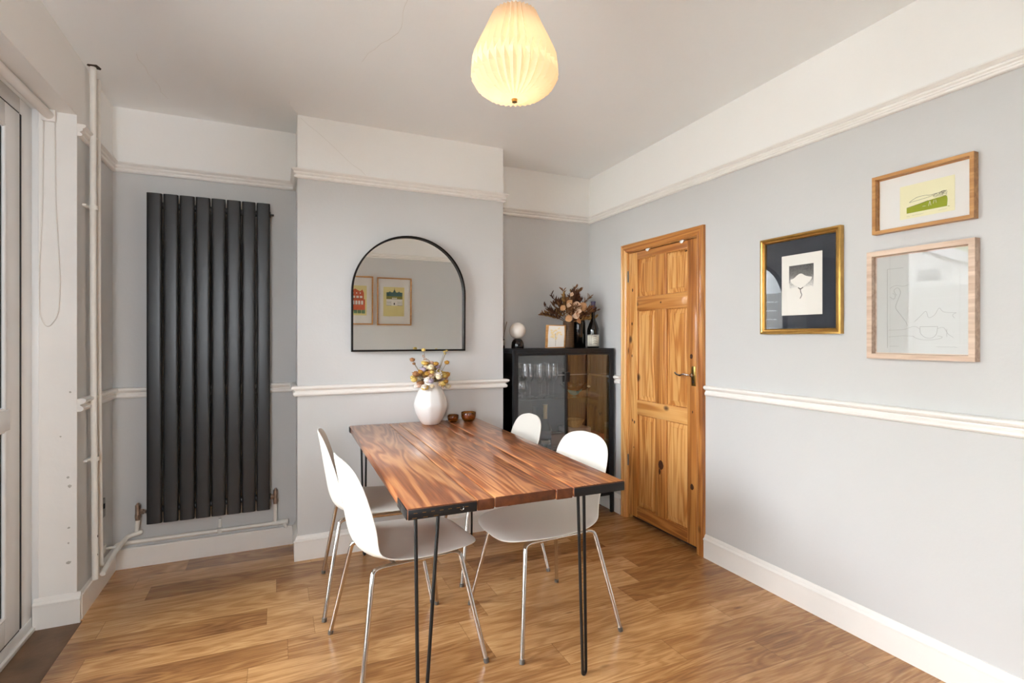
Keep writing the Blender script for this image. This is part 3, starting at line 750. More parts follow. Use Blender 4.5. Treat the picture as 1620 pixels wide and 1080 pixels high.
art(F3, 'figures', 'paper', [], [([(.022, .080), (.026, .097)], .0012), ([(.030, .081), (.027, .097)], .0012), ([(.038, .086), (.041, .099)], .001), ([(.048, .087), (.046, .099)], .001), ([(.002, .083), (.012, .082)], .001)], y=yy-.0010)
def script_line(x0, x1, z, h, seed):
    rg = random.Random(seed); P_ = []; x = x0
    while x < x1:
        P_.append((x, z+rg.uniform(-h, h))); x += rg.uniform(.0012, .0028)
    return P_
art(F3, 'signature', 'ink_faint', [], [(script_line(-.055, -.045, .054, .0014, 1), .0005), (script_line(-.035, .005, .055, .0014, 2), .0005), (script_line(.055, .084, .056, .0014, 3), .0005)], y=yy-.0005)
# larger pale oak frame with faint line drawing
F4 = frame('larger pale oak framed line drawing below the small green landscape print', (XR-.001, 1.203, 1.213), RW, .376, .447, .021, .034, 'pale_oak', 'mount_grey', 'faint_glass', pane_yaw=radians(2.05))
yy = -.0084
art(F4, 'sheet', 'mount_grey', [rect(-.120, .130, .045, .370)], y=yy)
art(F4, 'sheet_edge', 'ink_faint', [], [([(-.120, .370), (-.120, .045)], .0012), ([(-.120, .370), (-.06, .370)], .001), (script_line(-.11, -.075, .052, .0016, 4), .0006), (script_line(.055, .125, .052, .0014, 5), .0006)], y=yy-.0005)
ln = [(smooth([(.0, .130), (.002, .105), (.018, .088), (.04, .086), (.055, .100), (.060, .128)], 6), .0011), ([(.0, .130), (.060, .130)], .0014),
      (smooth([(-.025, .092), (-.005, .082), (.03, .078), (.065, .083), (.075, .090), (.06, .094)], 6), .0010), (smooth([(.060, .122), (.078, .126), (.088, .112), (.095, .1), (.11, .088)], 6), .001),
      (smooth([(-.115, .118), (-.06, .120), (-.02, .132), (.0, .120)], 5), .0009), (smooth([(-.085, .26), (-.095, .28), (-.08, .29), (-.07, .27), (-.08, .24), (-.088, .21), (-.07, .18), (-.05, .15), (-.045, .135)], 6), .001),
      (smooth([(-.11, .255), (-.095, .245), (-.09, .26), (-.10, .27)], 5), .001), (smooth([(-.02, .15), (0, .17), (.02, .19), (.03, .165), (.05, .175), (.065, .20), (.08, .185), (.12, .18)], 6), .001),
      (smooth([(-.11, .29), (-.09, .30), (-.06, .295), (-.04, .30)], 6), .0009), ([(.09, .12), (.09, .09)], .0008), (smooth([(.115, .16), (.108, .172), (.12, .18)], 4), .0009), (smooth([(-.115, .09), (-.06, .095), (-.02, .092)], 5), .0009)]
art(F4, 'line_drawing', 'ink_faint', [], ln, y=yy-.0006)
# two prints on the wall behind the camera, seen in the mirror
FW = radians(180)
plain('print_yellow', rgb(228, 214, 150), .8); plain('roof_blue', rgb(78, 112, 112), .8); plain('olive', rgb(132, 128, 60), .8); plain('brick_red', rgb(206, 98, 66), .8); plain('shop_green', rgb(120, 150, 112), .8)
FA = frame('thin brown framed print of a white house with blue roof, reflected in mirror', (1.318, YF+.001, 1.345), FW, .452, .628, .013, .02, 'honey_oak', 'mount_white', group=None)
yy = -.0048
art(FA, 'print', 'print_yellow', [rect(-.13, .145, .12, .505)], y=yy)
art(FA, 'roof', 'roof_blue', [[(-.105, .385), (.105, .385), (.105, .435), (.075, .437), (.06, .45), (.045, .437), (.02, .437), (0, .48), (-.02, .437), (-.045, .437), (-.06, .45), (-.075, .437), (-.105, .435)]], y=yy-.0005)
art(FA, 'upper_wall', 'olive', [rect(-.105, .105, .345, .385)], y=yy-.0005)
art(FA, 'house_front', 'paper', [rect(-.105, .105, .26, .345)]+[rect(-.032+.017*k, -.020+.017*k, .350, .366) for k in range(4)], y=yy-.0009)
art(FA, 'facade_detail', 'ink', [rect(-.006, .010, .272, .298)], [([(-.1+.014*k, .262), (-.1+.014*k, .325)], .0016) for k in range(5)]+[([(.045+.014*k, .262), (.045+.014*k, .325)], .0016) for k in range(5)]+[([(-.104, .262), (-.04, .262)], .003), ([(.04, .262), (.104, .262)], .003), ([(-.1, .300), (-.04, .300)], .0015), ([(.04, .300), (.1, .300)], .0015), ([(0, .44), (0, .495)], .003)], y=yy-.0013)
FB = frame('thin brown framed print of an orange building, reflected in mirror', (.815, YF+.001, 1.350), FW, .452, .628, .013, .02, 'honey_oak', 'mount_white')
art(FB, 'print', 'print_yellow', [rect(-.145, .13, .12, .505)], y=yy)
art(FB, 'facade', 'brick_red', [rect(-.125, .12, .19, .33), [(-.11, .33), (.105, .33), (.105, .41), (.085, .455), (.06, .43), (0, .465), (-.06, .43), (-.09, .455), (-.11, .41)]], y=yy-.0005)
art(FB, 'shopfront', 'shop_green', [rect(-.125+.05*k, -.082+.05*k, .145, .19) for k in range(5)], y=yy-.0005)
art(FB, 'facade_detail', 'paper', [rect(-.10+.036*k, -.075+.036*k, .26, .31) for k in range(6)]+[rect(-.09+.045*k, -.06+.045*k, .345, .372) for k in range(4)]+[rect(-.07+.045*k, -.058+.045*k, .40, .415) for k in range(4)], y=yy-.0009)
art(FB, 'glazing_bars', 'ink', [], [([(-.102, .258), (.11, .258)], .003), ([(-.09, .343), (.09, .343)], .003)], y=yy-.0011)

# ------------------------------------------------------------------ dining table
TZ = .765; TT = .036
tb = thing('dining_table', 'reclaimed wooden board dining table on black hairpin legs', 'table', (.79, 2.44, 0), radians(-1.0))
def PT(x, y): return (x, y)
XS = [-.407, -.174, -.111, .121, .190, .410]
ends = [(-.837, .846), (-.832, .842), (-.830, .840), (-.832, .838), (-.833, .832)]
TXC = .79-.79+.0
for i in range(5):
    a, b = XS[i]+.0015, XS[i+1]-.0015; ya, yb = ends[i][0], ends[i][1]-.010
    m = MB(); m.mi = 0; m.bbox(a, b, ya, yb, TZ-TT-(0.002 if i in (1, 3) else 0), TZ-(0.001 if i in (1, 3) else 0), .004, 3)
    for fc in m.bm.faces:
        if abs(sum(v.co.y for v in fc.verts)/len(fc.verts)-ya) < .003 or abs(sum(v.co.y for v in fc.verts)/len(fc.verts)-yb) < .003: fc.material_index = 1
    m.build('plank', ['table_boards', 'end_grain'], tb, ang=30)
def band(x0, x1, y0, y1): 
    m = MB(); m.bbox(x0, x1, y0, y1, TZ-TT+.001, TZ-.004, .0015, 2); o = m.build('end_band', 'black_metal', tb); o['label'] = 'black painted metal band'
    return o
band(XS[0]+.003, XS[1]-.003, ends[0][0]-.0025, ends[0][0]+.001); band(XS[0]-.002, XS[0]+.0015, ends[0][0]+.003, ends[0][0]+.150)
band(XS[4]+.004, XS[5]-.002, ends[4][0]-.0025, ends[4][0]+.001); band(XS[5]-.0015, XS[5]+.002, ends[4][0]+.003, ends[4][0]+.02)
band(XS[0]-.002, XS[0]+.0015, ends[0][1]-.07, ends[0][1]-.012)
m = MB()
for k in range(7): m.bbox(XS[0]+.02+k*.028, XS[0]+.032+k*.028, ends[0][0]-.0032, ends[0][0]-.002, TZ-.016, TZ-.014, .0003)
for k in range(3): m.bbox(XS[0]+.015+k*.035, XS[0]+.03+k*.035, ends[0][0]-.0032, ends[0][0]-.002, TZ-.031, TZ-.029, .0003)
m.build('nail_row', 'gold_dark', tb)
m = MB(); m.tube([(XS[0]+.178+.006*cos(a), ends[0][0]-.003, TZ-.018+.006*sin(a)) for a in [radians(200+20*k) for k in range(12)]], .0009, 6); m.build('staple', 'chrome', tb)
# cross battens under the boards
for y in (-.62, .62):
    m = MB(); m.bbox(-.36, .36, y-.035, y+.035, TZ-TT-.021, TZ-TT-.001, .002); m.build('batten', 'table_boards', tb)
# hairpin legs: (plate corner x, y), foot, two rods
def hairpin(px, py, ax, ay, bx, by, fx, fy):
    m = MB(); r = .006; zt = TZ-TT-.003
    v = Vector((bx-ax, by-ay, 0)); v.normalize()
    foot = Vector((fx, fy, 0)); w_ = .011
    pts = [Vector((ax, ay, zt)), foot-v*w_+Vector((0, 0, .05))]
    pts += [foot+v*(w_*cos(a))+Vector((0, 0, r+w_+w_*sin(a))) for a in [radians(180+180*k/8) for k in range(9)]]
    pts += [foot+v*w_+Vector((0, 0, .05)), Vector((bx, by, zt))]
    m.tube(pts, r, 12); leg = m.build('leg', 'black_metal', tb)
    m = MB(); m.bbox(min(ax, bx)-.008, max(ax, bx)+.008, min(ay, by)-.008, max(ay, by)+.008, zt-.0005, zt+.003, .001); m.build('mounting_plate', 'black_metal', leg)
HP = []
hairpin(-.36, -.78, -.370, -.790, -.292, -.782, -.353, -.800)
hairpin(.30, -.79, .228, -.800, .262, -.785, .300, -.725)
hairpin(-.34, .77, -.345, .775, -.325, .70, -.330, .745)
hairpin(.35, .77, .355, .77, .335, .70, .345, .745)

# ------------------------------------------------------------------ chairs
SHELL = [  # x (forward +), z, half width, edge lift z, edge push x
    (.275, .438, .050, .000, 0), (.272, .442, .110, .000, 0), (.258, .449, .155, .000, 0), (.225, .4545, .190, .001, 0), (.17, .4550, .212, .004, 0), (.09, .450, .226, .009, 0),
    (.00, .4455, .232, .016, 0), (-.08, .443, .230, .024, 0), (-.140, .445, .224, .034, .008), (-.180, .455, .217, .040, .020), (-.206, .478, .210, .034, .038), (-.222, .518, .206, .020, .052),
    (-.231, .565, .206, .008, .058), (-.240, .62, .209, .0, .056), (-.250, .68, .211, 0, .048), (-.259, .74, .206, 0, .038), (-.267, .785, .188, 0, .028), (-.272, .812, .156, 0, .020), (-.275, .828, .110, 0, .011), (-.277, .836, .048, 0, .004)]
def make_chair(label):
    t = thing('dining_chair', label, 'chair', group='white shell chairs around the dining table')
    m = MB(); NX = 12; rows = []
    for (x, z, hw_, lz, lx) in SHELL:
        row = []
        for k in range(NX+1):
            u = 2*k/NX-1; a = abs(u)**2.2
            row.append(m.bm.verts.new((x+lx*a, hw_*u, z+lz*a)))
        rows.append(row)
    for A_, B_ in zip(rows, rows[1:]):
        for k in range(NX): m.face([A_[k], A_[k+1], B_[k+1], B_[k]])
    m.build('seat_shell', 'shell_white', t, ang=180, solid=.0075, sub=2)
    r = .0095
    for s in (-1, 1):
        zt = .423; yt = .150; yf = .262
        fr = [(.250, s*yf, .006), (.185, s*(yt+.022), .385), (.150, s*yt, zt), (0, s*yt, zt-.001)]
        bk = [(-.250, s*yf, .006), (-.185, s*(yt+.022), .385), (-.150, s*yt, zt), (0, s*yt, zt-.001)]
        for P_ in (fr, bk):
            pts = fillet(P_[:2]+[(P_[1][0]*.965, s*(yt+.012), zt-.004)]+P_[2:], .05, 6)
            mm = MB(); mm.tube(pts, r, 12); lg = mm.build('leg', 'chrome', t)
            d_ = Vector(P_[1])-Vector(P_[0]); d_.normalize(); c0 = Vector(P_[0])
            mm = MB(); mm.tube([c0-Vector((0, 0, .006)), c0+d_*.012], .0108, 12); mm.build('foot_cap', 'steel_plate', lg)
    for x in (.09, -.09):
        mm = MB(); mm.tube([(x, -.150, .425), (x, .150, .425)], .008, 10); mm.build('cross_bar', 'chrome', t)
        for y in (-.10, .10): mm = MB(); mm.tube([(x, y, .425), (x, y, .446)], .010, 12); mm.build('mounting_stud', 'steel_plate', t)
    return t
c0 = make_chair('white shell dining chair nearest the patio door, in front of the table edge')
c0['label'] = 'white shell chair on the patio door side, at the near end of the table'
c0.location = (.488, 2.175, 0); c0.rotation_euler = (0, 0, radians(6))
for loc, a, lb in (((.462, 2.765, 0), -4.0, 'white shell chair on the radiator side, at the wall end of the table'),
                   ((1.122, 2.148, 0), 180+3.5, 'white shell chair on the pine door side, at the near end of the table'),
                   ((1.140, 2.83, 0), 180-3.0, 'white shell chair between the table and the glass cabinet')):
    c = copy_tree(c0); c.location = loc; c.rotation_euler = (0, 0, radians(a)); c['label'] = lb

# ------------------------------------------------------------------ on the table
vx, vy = .868, 3.150
m = MB(); prof = [(.050, 0), (.056, .004), (.074, .030), (.094, .070), (.104, .108), (.104, .130), (.094, .168), (.078, .205), (.062, .234), (.056, .250), (.058, .262), (.054, .263), (.050, .250), (.055, .232), (.07, .20), (.09, .13), (.06, .03), (.01, .02)]
m.lathe(prof, (0, 0, 0), 54, 9, .55, ph=.2); vs = m.build('flower_vase', 'ceramic_white', ang=40, loc=(vx, vy, TZ)); tag(vs, 'large glossy white faceted ceramic vase on the dining table', 'vase')
bq = thing('dried_flowers', 'bunch of yellow, cream and lilac dried flowers in the white vase', 'flowers', (vx, vy, TZ+.225))
fcols = {'bloom_yellow': (224, 196, 112), 'bloom_cream': (236, 222, 188), 'bloom_brown': (168, 118, 76), 'bloom_lilac': (186, 172, 190), 'bloom_white': (240, 232, 224), 'bloom_pink': (210, 172, 148), 'bloom_ochre': (190, 142, 60)}
for k_n, c in fcols.items(): plain(k_n, rgb(*c), .85, noise=.3, nscale=80, bump=.6, bscale=200)
plain('dry_stem', rgb(132, 112, 74), .8)
rng = random.Random(42)
names = list(fcols)
heads = []
for i in range(80):
    a = rng.uniform(0, 2*pi); rr = .112*sqrt(rng.uniform(0, 1)); z = .062-.055*(rr/.112)**2+.115*sqrt(max(0, 1-(rr/.125)**2))*rng.uniform(-.15, 1.0)
    heads.append((rr*cos(a), rr*sin(a)*.8, z, rng.choice(names), rng.uniform(.013, .024)))
heads += [(-.045, .0, .235, 'bloom_yellow', .013), (.085, -.01, .222, 'bloom_yellow', .008), (.10, -.01, .228, 'bloom_yellow', .008), (.093, 0, .21, 'bloom_yellow', .007), (-.115, 0, .175, 'bloom_brown', .016), (-.10, .02, .150, 'bloom_brown', .010), (.098, -.02, .155, 'bloom_ochre', .016), (.02, -.05, .15, 'bloom_ochre', .016),
          (-.015, -.06, .13, 'bloom_cream', .022), (-.045, 0, .19, 'bloom_pink', .013)]
for (x, y, z, mt, r) in heads:
    m = MB()
    if mt in ('bloom_white', 'bloom_pink') and r < .016:
        for q in range(9): m.ball((x+rng.uniform(-1, 1)*r*1.3, y+rng.uniform(-1, 1)*r*1.3, z+rng.uniform(-1, 1)*r*1.3), r*.32, 1)
    else:
        m.ball((x, y, z), r, 2, (1, 1, .8), .10, rng)
        for q in range(10):
            a = q*2*pi/10; m.leaf((x, y, z-r*.3), (cos(a), sin(a), .35), (0, 0, 1), r*1.45, r*.75, .25)
    m.build('flower_head', mt, bq, ang=80)
for (x, y, z, mt, r) in heads:
    m = MB(); m.tube([(x*.15, y*.15, .0), (x*.55, y*.55, z*.5), (x, y, z)], .0012, 5); m.build('stem', 'dry_stem', bq)
for i in range(8):
    a = rng.uniform(0, 2*pi); m = MB()
    for q in range(5): m.leaf((.05*cos(a)*(.6+q*.12), .045*sin(a)*(.6+q*.12), .05+q*.018), (cos(a+q-2), sin(a+q-2), .3), (0, 0, 1), .03, .014)
    m.build('leaf_spray', 'wick_brown' if i % 2 else 'dry_stem', bq, ang=80)
def bowl(loc, r, h, label):
    m = MB(); m.lathe([(r*.55, 0), (r*.62, h*.04), (r*.86, h*.22), (r*.98, h*.5), (r, h*.98), (r*.97, h), (r*.93, h*.97), (r*.90, h*.5), (r*.76, h*.26), (r*.3, h*.16), (.001, h*.15)], (0, 0, 0), 40)
    o = m.build('glass_bowl', 'amber_glass', ang=60, loc=loc); tag(o, label, 'bowl', 'amber glass bowls beside the vase'); return o
bowl((1.017, 3.165, TZ), .035, .045, 'smaller amber glass bowl, next to the white vase')
bowl((1.120, 3.160, TZ), .048, .058, 'larger amber glass bowl, farther from the white vase')

# ------------------------------------------------------------------ display cabinet
X0, X1, Yf, Yk, CT = 1.466, 2.291, 3.222, 3.572, 1.222
cb = thing('display_cabinet', 'black metal display cabinet with glass doors beside the pine door', 'cabinet', (0, 0, 0))
def cbox(x0, x1, y0, y1, z0, z1, name, mat='cab_metal', par=None, b=.0015):
    m = MB(); m.bbox(x0, x1, y0, y1, z0, z1, b, 2); return m.build(name, mat, par or cb, ang=30)
cbox(X0, X1, Yf, Yk, CT-.010, CT, 'top')
cbox(X0, X1, Yf+.002, Yf+.02, CT-.032, CT-.010, 'top_rail'); cbox(X0, X0+.02, Yf+.02, Yk, CT-.032, CT-.010, 'top_rail'); cbox(X1-.02, X1, Yf+.02, Yk, CT-.032, CT-.010, 'top_rail')
for x in (X0, X1-.024):
    for y in (Yf, Yk-.024): cbox(x, x+.024, y, y+.024, 0, CT-.010, 'post')
cbox(X0, X1, Yf+.004, Yk, .128, .150, 'bottom_panel')
cbox(X0+.02, X1-.02, Yk-.010, Yk-.004, .15, CT-.01, 'back_panel')
for z in (.868, .500):
    m = MB(); m.box(X0+.026, X1-.026, Yf+.028, Yk-.014, z-.005, z); m.build('shelf', 'thin_glass', cb, smooth=False)
    for x in (X0+.024, X1-.028):
        for y in (Yf+.06, Yk-.06): cbox(x, x+.004, y, y+.012, z-.011, z-.005, 'shelf_pin')
for x, nm in ((X0+.006, 'side_pane'), (X1-.010, 'side_pane')):
    m = MB(); m.box(x, x+.003, Yf+.024, Yk-.024, .15, CT-.03); m.build(nm, 'cab_glass', cb, smooth=False)
xm = (X0+X1)/2
for (a, b, s) in ((X0+.024, xm-.001, 1), (xm+.001, X1-.024, -1)):
    e = bpy.data.objects.new('door', None); COL.objects.link(e); e.parent = cb
    z0, z1 = .152, CT-.034
    cbox(a, a+.013, Yf+.001, Yf+.016, z0, z1, 'door_stile', par=e); cbox(b-.013, b, Yf+.001, Yf+.016, z0, z1, 'door_stile', par=e)
    cbox(a+.013, b-.013, Yf+.001, Yf+.016, z0, z0+.013, 'door_rail', par=e); cbox(a+.013, b-.013, Yf+.001, Yf+.016, z1-.013, z1, 'door_rail', par=e)
    m = MB(); m.box(a+.012, b-.012, Yf+.007, Yf+.010, z0+.012, z1-.012); m.build('door_pane', 'cab_glass', e, smooth=False)
    hx = b if s > 0 else a
    if s > 0:
        th = radians(-2.6); e.rotation_euler = (0, 0, th); e.location = (a-(a*cos(th)-(Yf+.008)*sin(th)), (Yf+.008)-(a*sin(th)+(Yf+.008)*cos(th)), 0)
    cbox(hx-s*.020-.002, hx-s*.002, Yf-.020, Yf+.001, .985, 1.055, 'handle', par=e) if s > 0 else cbox(hx+.002, hx+.020, Yf-.020, Yf+.001, .985, 1.055, 'handle', par=e)

# --- on top of the cabinet
def onto(name, cat, label, loc, group=None): return thing(name, label, cat, loc, group=group)
g = onto('globe_lamp', 'lamp', 'small table lamp with white globe on glossy black dome base', (1.572, 3.385, CT))
m = MB(); m.lathe([(.044, 0), (.045, .002), (.045, .028), (.042, .045), (.033, .062), (.020, .071), (.001, .073)], seg=36); m.build('lamp_base', 'lamp_black', g, ang=50)
m = MB(); m.ball((0, 0, .128), .059, 4); m.build('globe_shade', 'opal_globe', g, ang=180)
d = onto('reed_diffuser', 'diffuser', 'reed diffuser bottle with label half hidden at the chimney breast corner', (1.484, 3.475, CT))
m = MB(); m.lathe([(.024, 0), (.026, .003), (.026, .062), (.022, .070), (.010, .074), (.010, .086)], seg=24); m.build('bottle', 'thin_glass', d, ang=50)
m = MB(); m.lathe([(.023, .003), (.0235, .024), (.001, .0241)], seg=24); m.build('oil', 'amber_liquid', d, ang=50)
m = MB(); m.lathe([(.0264, .022), (.0266, .060)], seg=24, capb=False); m.build('bottle_label', 'label_cream', d, solid=.0004)
m = MB(); m.lathe([(.0115, .082), (.0115, .096), (.004, .097)], seg=16); m.build('collar', 'label_black', d, ang=50)
for (dx, dy) in ((.05, .01), (.035, -.02), (.055, .025), (.02, .02)):
    m = MB(); m.tube([(0, 0, .01), (dx*.5, dy*.5, .11), (dx, dy, .195)], .0014, 6); m.build('reed', 'wick_brown', d)
ck = onto('small_frame', 'picture', 'small clip-framed dried botanical card on the cabinet top', (1.882, 3.40, CT))
ck.rotation_euler = (radians(6), 0, radians(-8))
ck.location = (1.882, 3.385, CT+.001)
m = MB(); m.bbox(-.078, .078, 0, .012, 0, .172, .002); m.build('backing', 'honey_oak', ck, ang=30)
m = MB(); m.poly([(-.062, -.0005, .006), (.066, -.0005, .010), (.066, -.0005, .05), (.068, -.0005, .10), (.064, -.0005, .165), (-.058, -.0005, .166), (-.062, -.0005, .09), (-.06, -.0005, .05)], (0, -1, 0), .0008); m.build('card', 'paper', ck, smooth=False)
m = MB(); m.tube([(0, -.002, .015), (-.002, -.002, .07), (-.005, -.002, .11)], .0012, 5); m.build('pressed_stem', 'dry_stem', ck)
plain('petal_yellow', rgb(244, 226, 178), .9)
m = MB(); rng = random.Random(8)
for q in range(22):
    a = rng.uniform(0, 2*pi); m.leaf((-.03+.05*(q % 2)+rng.uniform(-.014, .014), -.0018-q*.00004, .10+rng.uniform(-.03, .04)), (cos(a), 0, sin(a)), (0, -1, 0), .022, .012, .0)
m.build('pressed_petals', 'petal_yellow', ck, ang=80)
# ribbed vase + dried bouquet
plain('basket_brown', rgb(52, 38, 30), .55, bump=.6, bscale=160)
m = MB(); m.lathe([(.037, 0), (.040, .004), (.041, .19), (.039, .205), (.034, .205), (.033, .01), (.001, .01)], seg=36); rv = m.build('ribbed_vase', 'basket_brown', ang=60, loc=(2.000, 3.395, CT)); tag(rv, 'tall dark ribbed cylinder vase on the cabinet holding dried foliage', 'vase')
m = MB()
for q in range(26):
    z = .012+q*.0072; m.tube([(.0415*cos(a), .0415*sin(a), z) for a in [2*pi*k/24 for k in range(25)]], .0016, 5, cap=False)
m.build('rib_weave', 'wick_brown', rv)
db = thing('dried_foliage', 'bunch of brown dried foliage with pale flat petals in the ribbed vase', 'flowers', (2.000, 3.395, CT+.19))
fc = {'dry_dark': (84, 52, 32), 'dry_mid': (128, 86, 52), 'dry_gold': (160, 120, 66), 'petal_beige': (222, 190, 160), 'petal_tan': (196, 150, 106)}
for k_n, c in fc.items(): plain(k_n, rgb(*c), .8, noise=.25, nscale=60)
rng = random.Random(21)
for i in range(54):
    if i < 42: a = rng.uniform(0, 2*pi); el = radians(rng.uniform(28, 88)); ln_ = rng.uniform(.20, .31)
    else: a = rng.choice([rng.uniform(-.5, .3), rng.uniform(2.7, 3.6)]); el = radians(rng.uniform(15, 40)); ln_ = rng.uniform(.20, .27)
    d_ = Vector((cos(a)*cos(el), sin(a)*cos(el)*.45-.04, sin(el))); m = MB(); P_ = [Vector((0, 0, 0))+d_*ln_*f_+Vector((0, 0, -.03*f_*f_)) for f_ in (0, .33, .66, 1)]
    m.tube(P_, .0013, 5)
    for q in range(26):
        f_ = rng.uniform(.38, 1); p_ = P_[0]+d_*ln_*f_+Vector((0, 0, -.03*f_*f_)); aa = rng.uniform(0, 2*pi)
        dd = (d_+Vector((cos(aa), sin(aa)*.6, rng.uniform(-.3, .8)))*.9); m.leaf(p_, dd, (sin(aa), cos(aa), .3), rng.uniform(.026, .048), rng.uniform(.008, .016), rng.uniform(-.2, .3))
    m.build('dried_sprig', rng.choice(['dry_dark', 'dry_dark', 'dry_mid', 'dry_mid', 'dry_gold']), db, ang=80)
for (x, z, r, mt) in ((-.035, .135, .024, 'petal_tan'), (-.045, .118, .018, 'petal_beige'), (.012, .125, .030, 'petal_beige'), (-.028, .09, .015, 'petal_beige'), (.018, .085, .024, 'petal_beige'), (.062, .105, .032, 'petal_tan'), (-.022, .055, .018, 'petal_tan'), (.005, .045, .022, 'petal_beige'), (.04, .05, .030, 'petal_tan'), (-.052, .02, .024, 'petal_tan'), (.045, .015, .022, 'petal_tan'), (-.02, .20, .015, 'petal_beige'), (-.09, .10, .02, 'petal_tan'), (.10, .09, .02, 'petal_tan')):
    m = MB(); dd = Vector((rng.uniform(-1, 1), -.3, rng.uniform(-.2, 1))); m.leaf((x-dd.x*r, -.062-rng.uniform(0, .012), z-dd.z*r*.6), dd, (0, -1, .2), r*2.4, r*2.2, .1); m.tube([(0, 0, 0), (x*.5, -.03, z*.5), (x, -.06, z)], .0009, 4); m.build('dried_petal', mt, db, ang=80)
def wine(loc, label, h=.31, r=.039, mat='dark_bottle', shoulder=.55, neck=.0145, foil=None, flen=.09, name='wine_bottle', lab=None, group=None, punch=0):
    o = onto(name, 'bottle', label, loc, group)
    pr = [(r*.9, 0), (r, .004), (r, h*shoulder), (r*.96, h*(shoulder+.04)), (r*.72, h*(shoulder+.13)), (r*.48, h*(shoulder+.20)), (neck, h*(shoulder+.27)), (neck*.95, h*.97), (neck*1.15, h*.972), (neck*1.15, h), (.001, h)]
    m = MB(); m.lathe(pr, seg=32); m.build('glass_body', mat, o, ang=60)
    if foil:
        z0 = h-flen
        m = MB(); m.lathe([(neck*1.12+max(0, .0), z0), (neck*1.14, h*.97), (neck*1.3, h*.972), (neck*1.3, h*1.001), (.001, h*1.003)], seg=24, capb=False); m.build('foil', foil, o, ang=60)
    if lab:
        lz0, lz1, lm, a0, a1 = lab
        m = MB(); n_ = 16; A_ = []
        for k in range(n_+1):
            a = radians(a0+(a1-a0)*k/n_); A_.append((m.bm.verts.new(((r+.0006)*cos(a), (r+.0006)*sin(a), lz0)), m.bm.verts.new(((r+.0006)*cos(a), (r+.0006)*sin(a), lz1))))
        for p_, q_ in zip(A_, A_[1:]): m.face([p_[0], q_[0], q_[1], p_[1]])
        m.build('bottle_label', lm, o, solid=.0003)
    return o
wine((2.118, 3.447, CT), 'large plain black bottle behind the labelled bottle on the cabinet', .375, .056, foil='purple_foil', flen=.05, shoulder=.5)
wb_ = wine((2.205, 3.372, CT), 'dark wine bottle with black and white patterned label at the cabinet corner', .355, .046, foil='purple_foil', flen=.062, shoulder=.38, lab=(.012, .100, 'label_cream', 165, 305))
m = MB()       # the swirl pattern and bars of that label
rr = .0472
for q in range(4):
    zc2 = .03+q*.017
    for k_r in (.004, .009, .014):
        m.tube([(rr*cos(radians(255)+(k_r*cos(a)*1.1)/rr), rr*sin(radians(255)+(k_r*cos(a)*1.1)/rr), zc2+k_r*sin(a)*.75) for a in [radians(20*j) for j in range(10)]], .0010, 4)
for z in (.016, .096): m.tube([(rr*cos(radians(a)), rr*sin(radians(a)), z) for a in range(168, 304, 8)], .0013, 4)
for a_ in (205, 222): m.tube([(rr*cos(radians(a_)), rr*sin(radians(a_)), .02), (rr*cos(radians(a_)), rr*sin(radians(a_)), .092)], .0008, 4)
m.build('label_pattern', 'label_black', wb_)

# --- inside the cabinet: stemware on the glass shelf
def stem_glass(kind):
    m = MB()
    if kind == 'flute': pr = [(.033, 0), (.031, .003), (.006, .008), (.0035, .02), (.0035, .095), (.008, .105), (.026, .125), (.034, .155), (.033, .195), (.028, .240), (.0272, .240), (.0322, .195), (.033, .155), (.025, .127), (.002, .108)]
    else: pr = [(.032, 0), (.030, .003), (.006, .008), (.005, .02), (.006, .035), (.022, .045), (.038, .065), (.042, .085), (.036, .112), (.030, .128), (.0292, .128), (.0352, .112), (.041, .085), (.037, .066), (.002, .042)]
    m.lathe(pr, seg=28); return m
S1 = .8688
gl0 = stem_glass('flute').build('wine_glass', 'thin_glass', ang=70)
spots = [(1.600, 3.48), (1.660, 3.50), (1.640, 3.40), (1.700, 3.44), (1.730, 3.35), (1.795, 3.44), (1.800, 3.34), (1.86, 3.50), (1.875, 3.40)]
for i, (x, y) in enumerate(spots):
    o = gl0 if i == 0 else gl0.copy()
    if i: COL.objects.link(o)
    o.location = (x, y, S1); tag(o, 'tall clear stemmed glass standing on the upper glass shelf', 'glass', 'tall stemmed glasses in the cabinet')
s0 = stem_glass('snifter').build('brandy_glass', 'thin_glass', ang=70)
for i, (x, y, lb) in enumerate(((1.575, 3.315, 'round clear brandy glass beside the cabinet door frame'), (1.520, 3.42, 'round clear brandy glass by the side pane of the cabinet'))):
    o = s0 if i == 0 else s0.copy()
    if i: COL.objects.link(o)
    o.location = (x, y, S1); tag(o, lb, 'glass', 'brandy glasses in the cabinet')
# ruffled glass dish and turquoise fish dish
m = MB(); R0 = []
for (r, z, am) in ((.03, 0, 0), (.05, .01, 0), (.075, .04, .04), (.10, .075, .12), (.098, .077, .12), (.072, .043, .04), (.045, .015, 0), (.002, .012, 0)):
    R0.append([m.bm.verts.new((r*cos(a)*(1+am*sin(9*a)), r*sin(a)*.85*(1+am*sin(9*a)), z+am*.09*cos(9*a))) for a in [2*pi*k/72 for k in range(72)]])
for A_, B_ in zip(R0, R0[1:]):
    for k in range(72): m.face([A_[k], A_[(k+1) % 72], B_[(k+1) % 72], B_[k]])
o = m.build('ruffled_dish', 'thin_glass', ang=80, loc=(2.075, 3.445, S1)); tag(o, 'clear ruffled glass dish on the upper cabinet shelf', 'dish')
fi = thing('fish_dish', 'curved turquoise glass fish ornament on the upper cabinet shelf', 'ornament', (2.025, 3.325, S1+.0045))
m = MB(); pts = [(-.075+.15*k/12, 0, .012+.9*(((k-6)/12)**2)*.10) for k in range(13)]
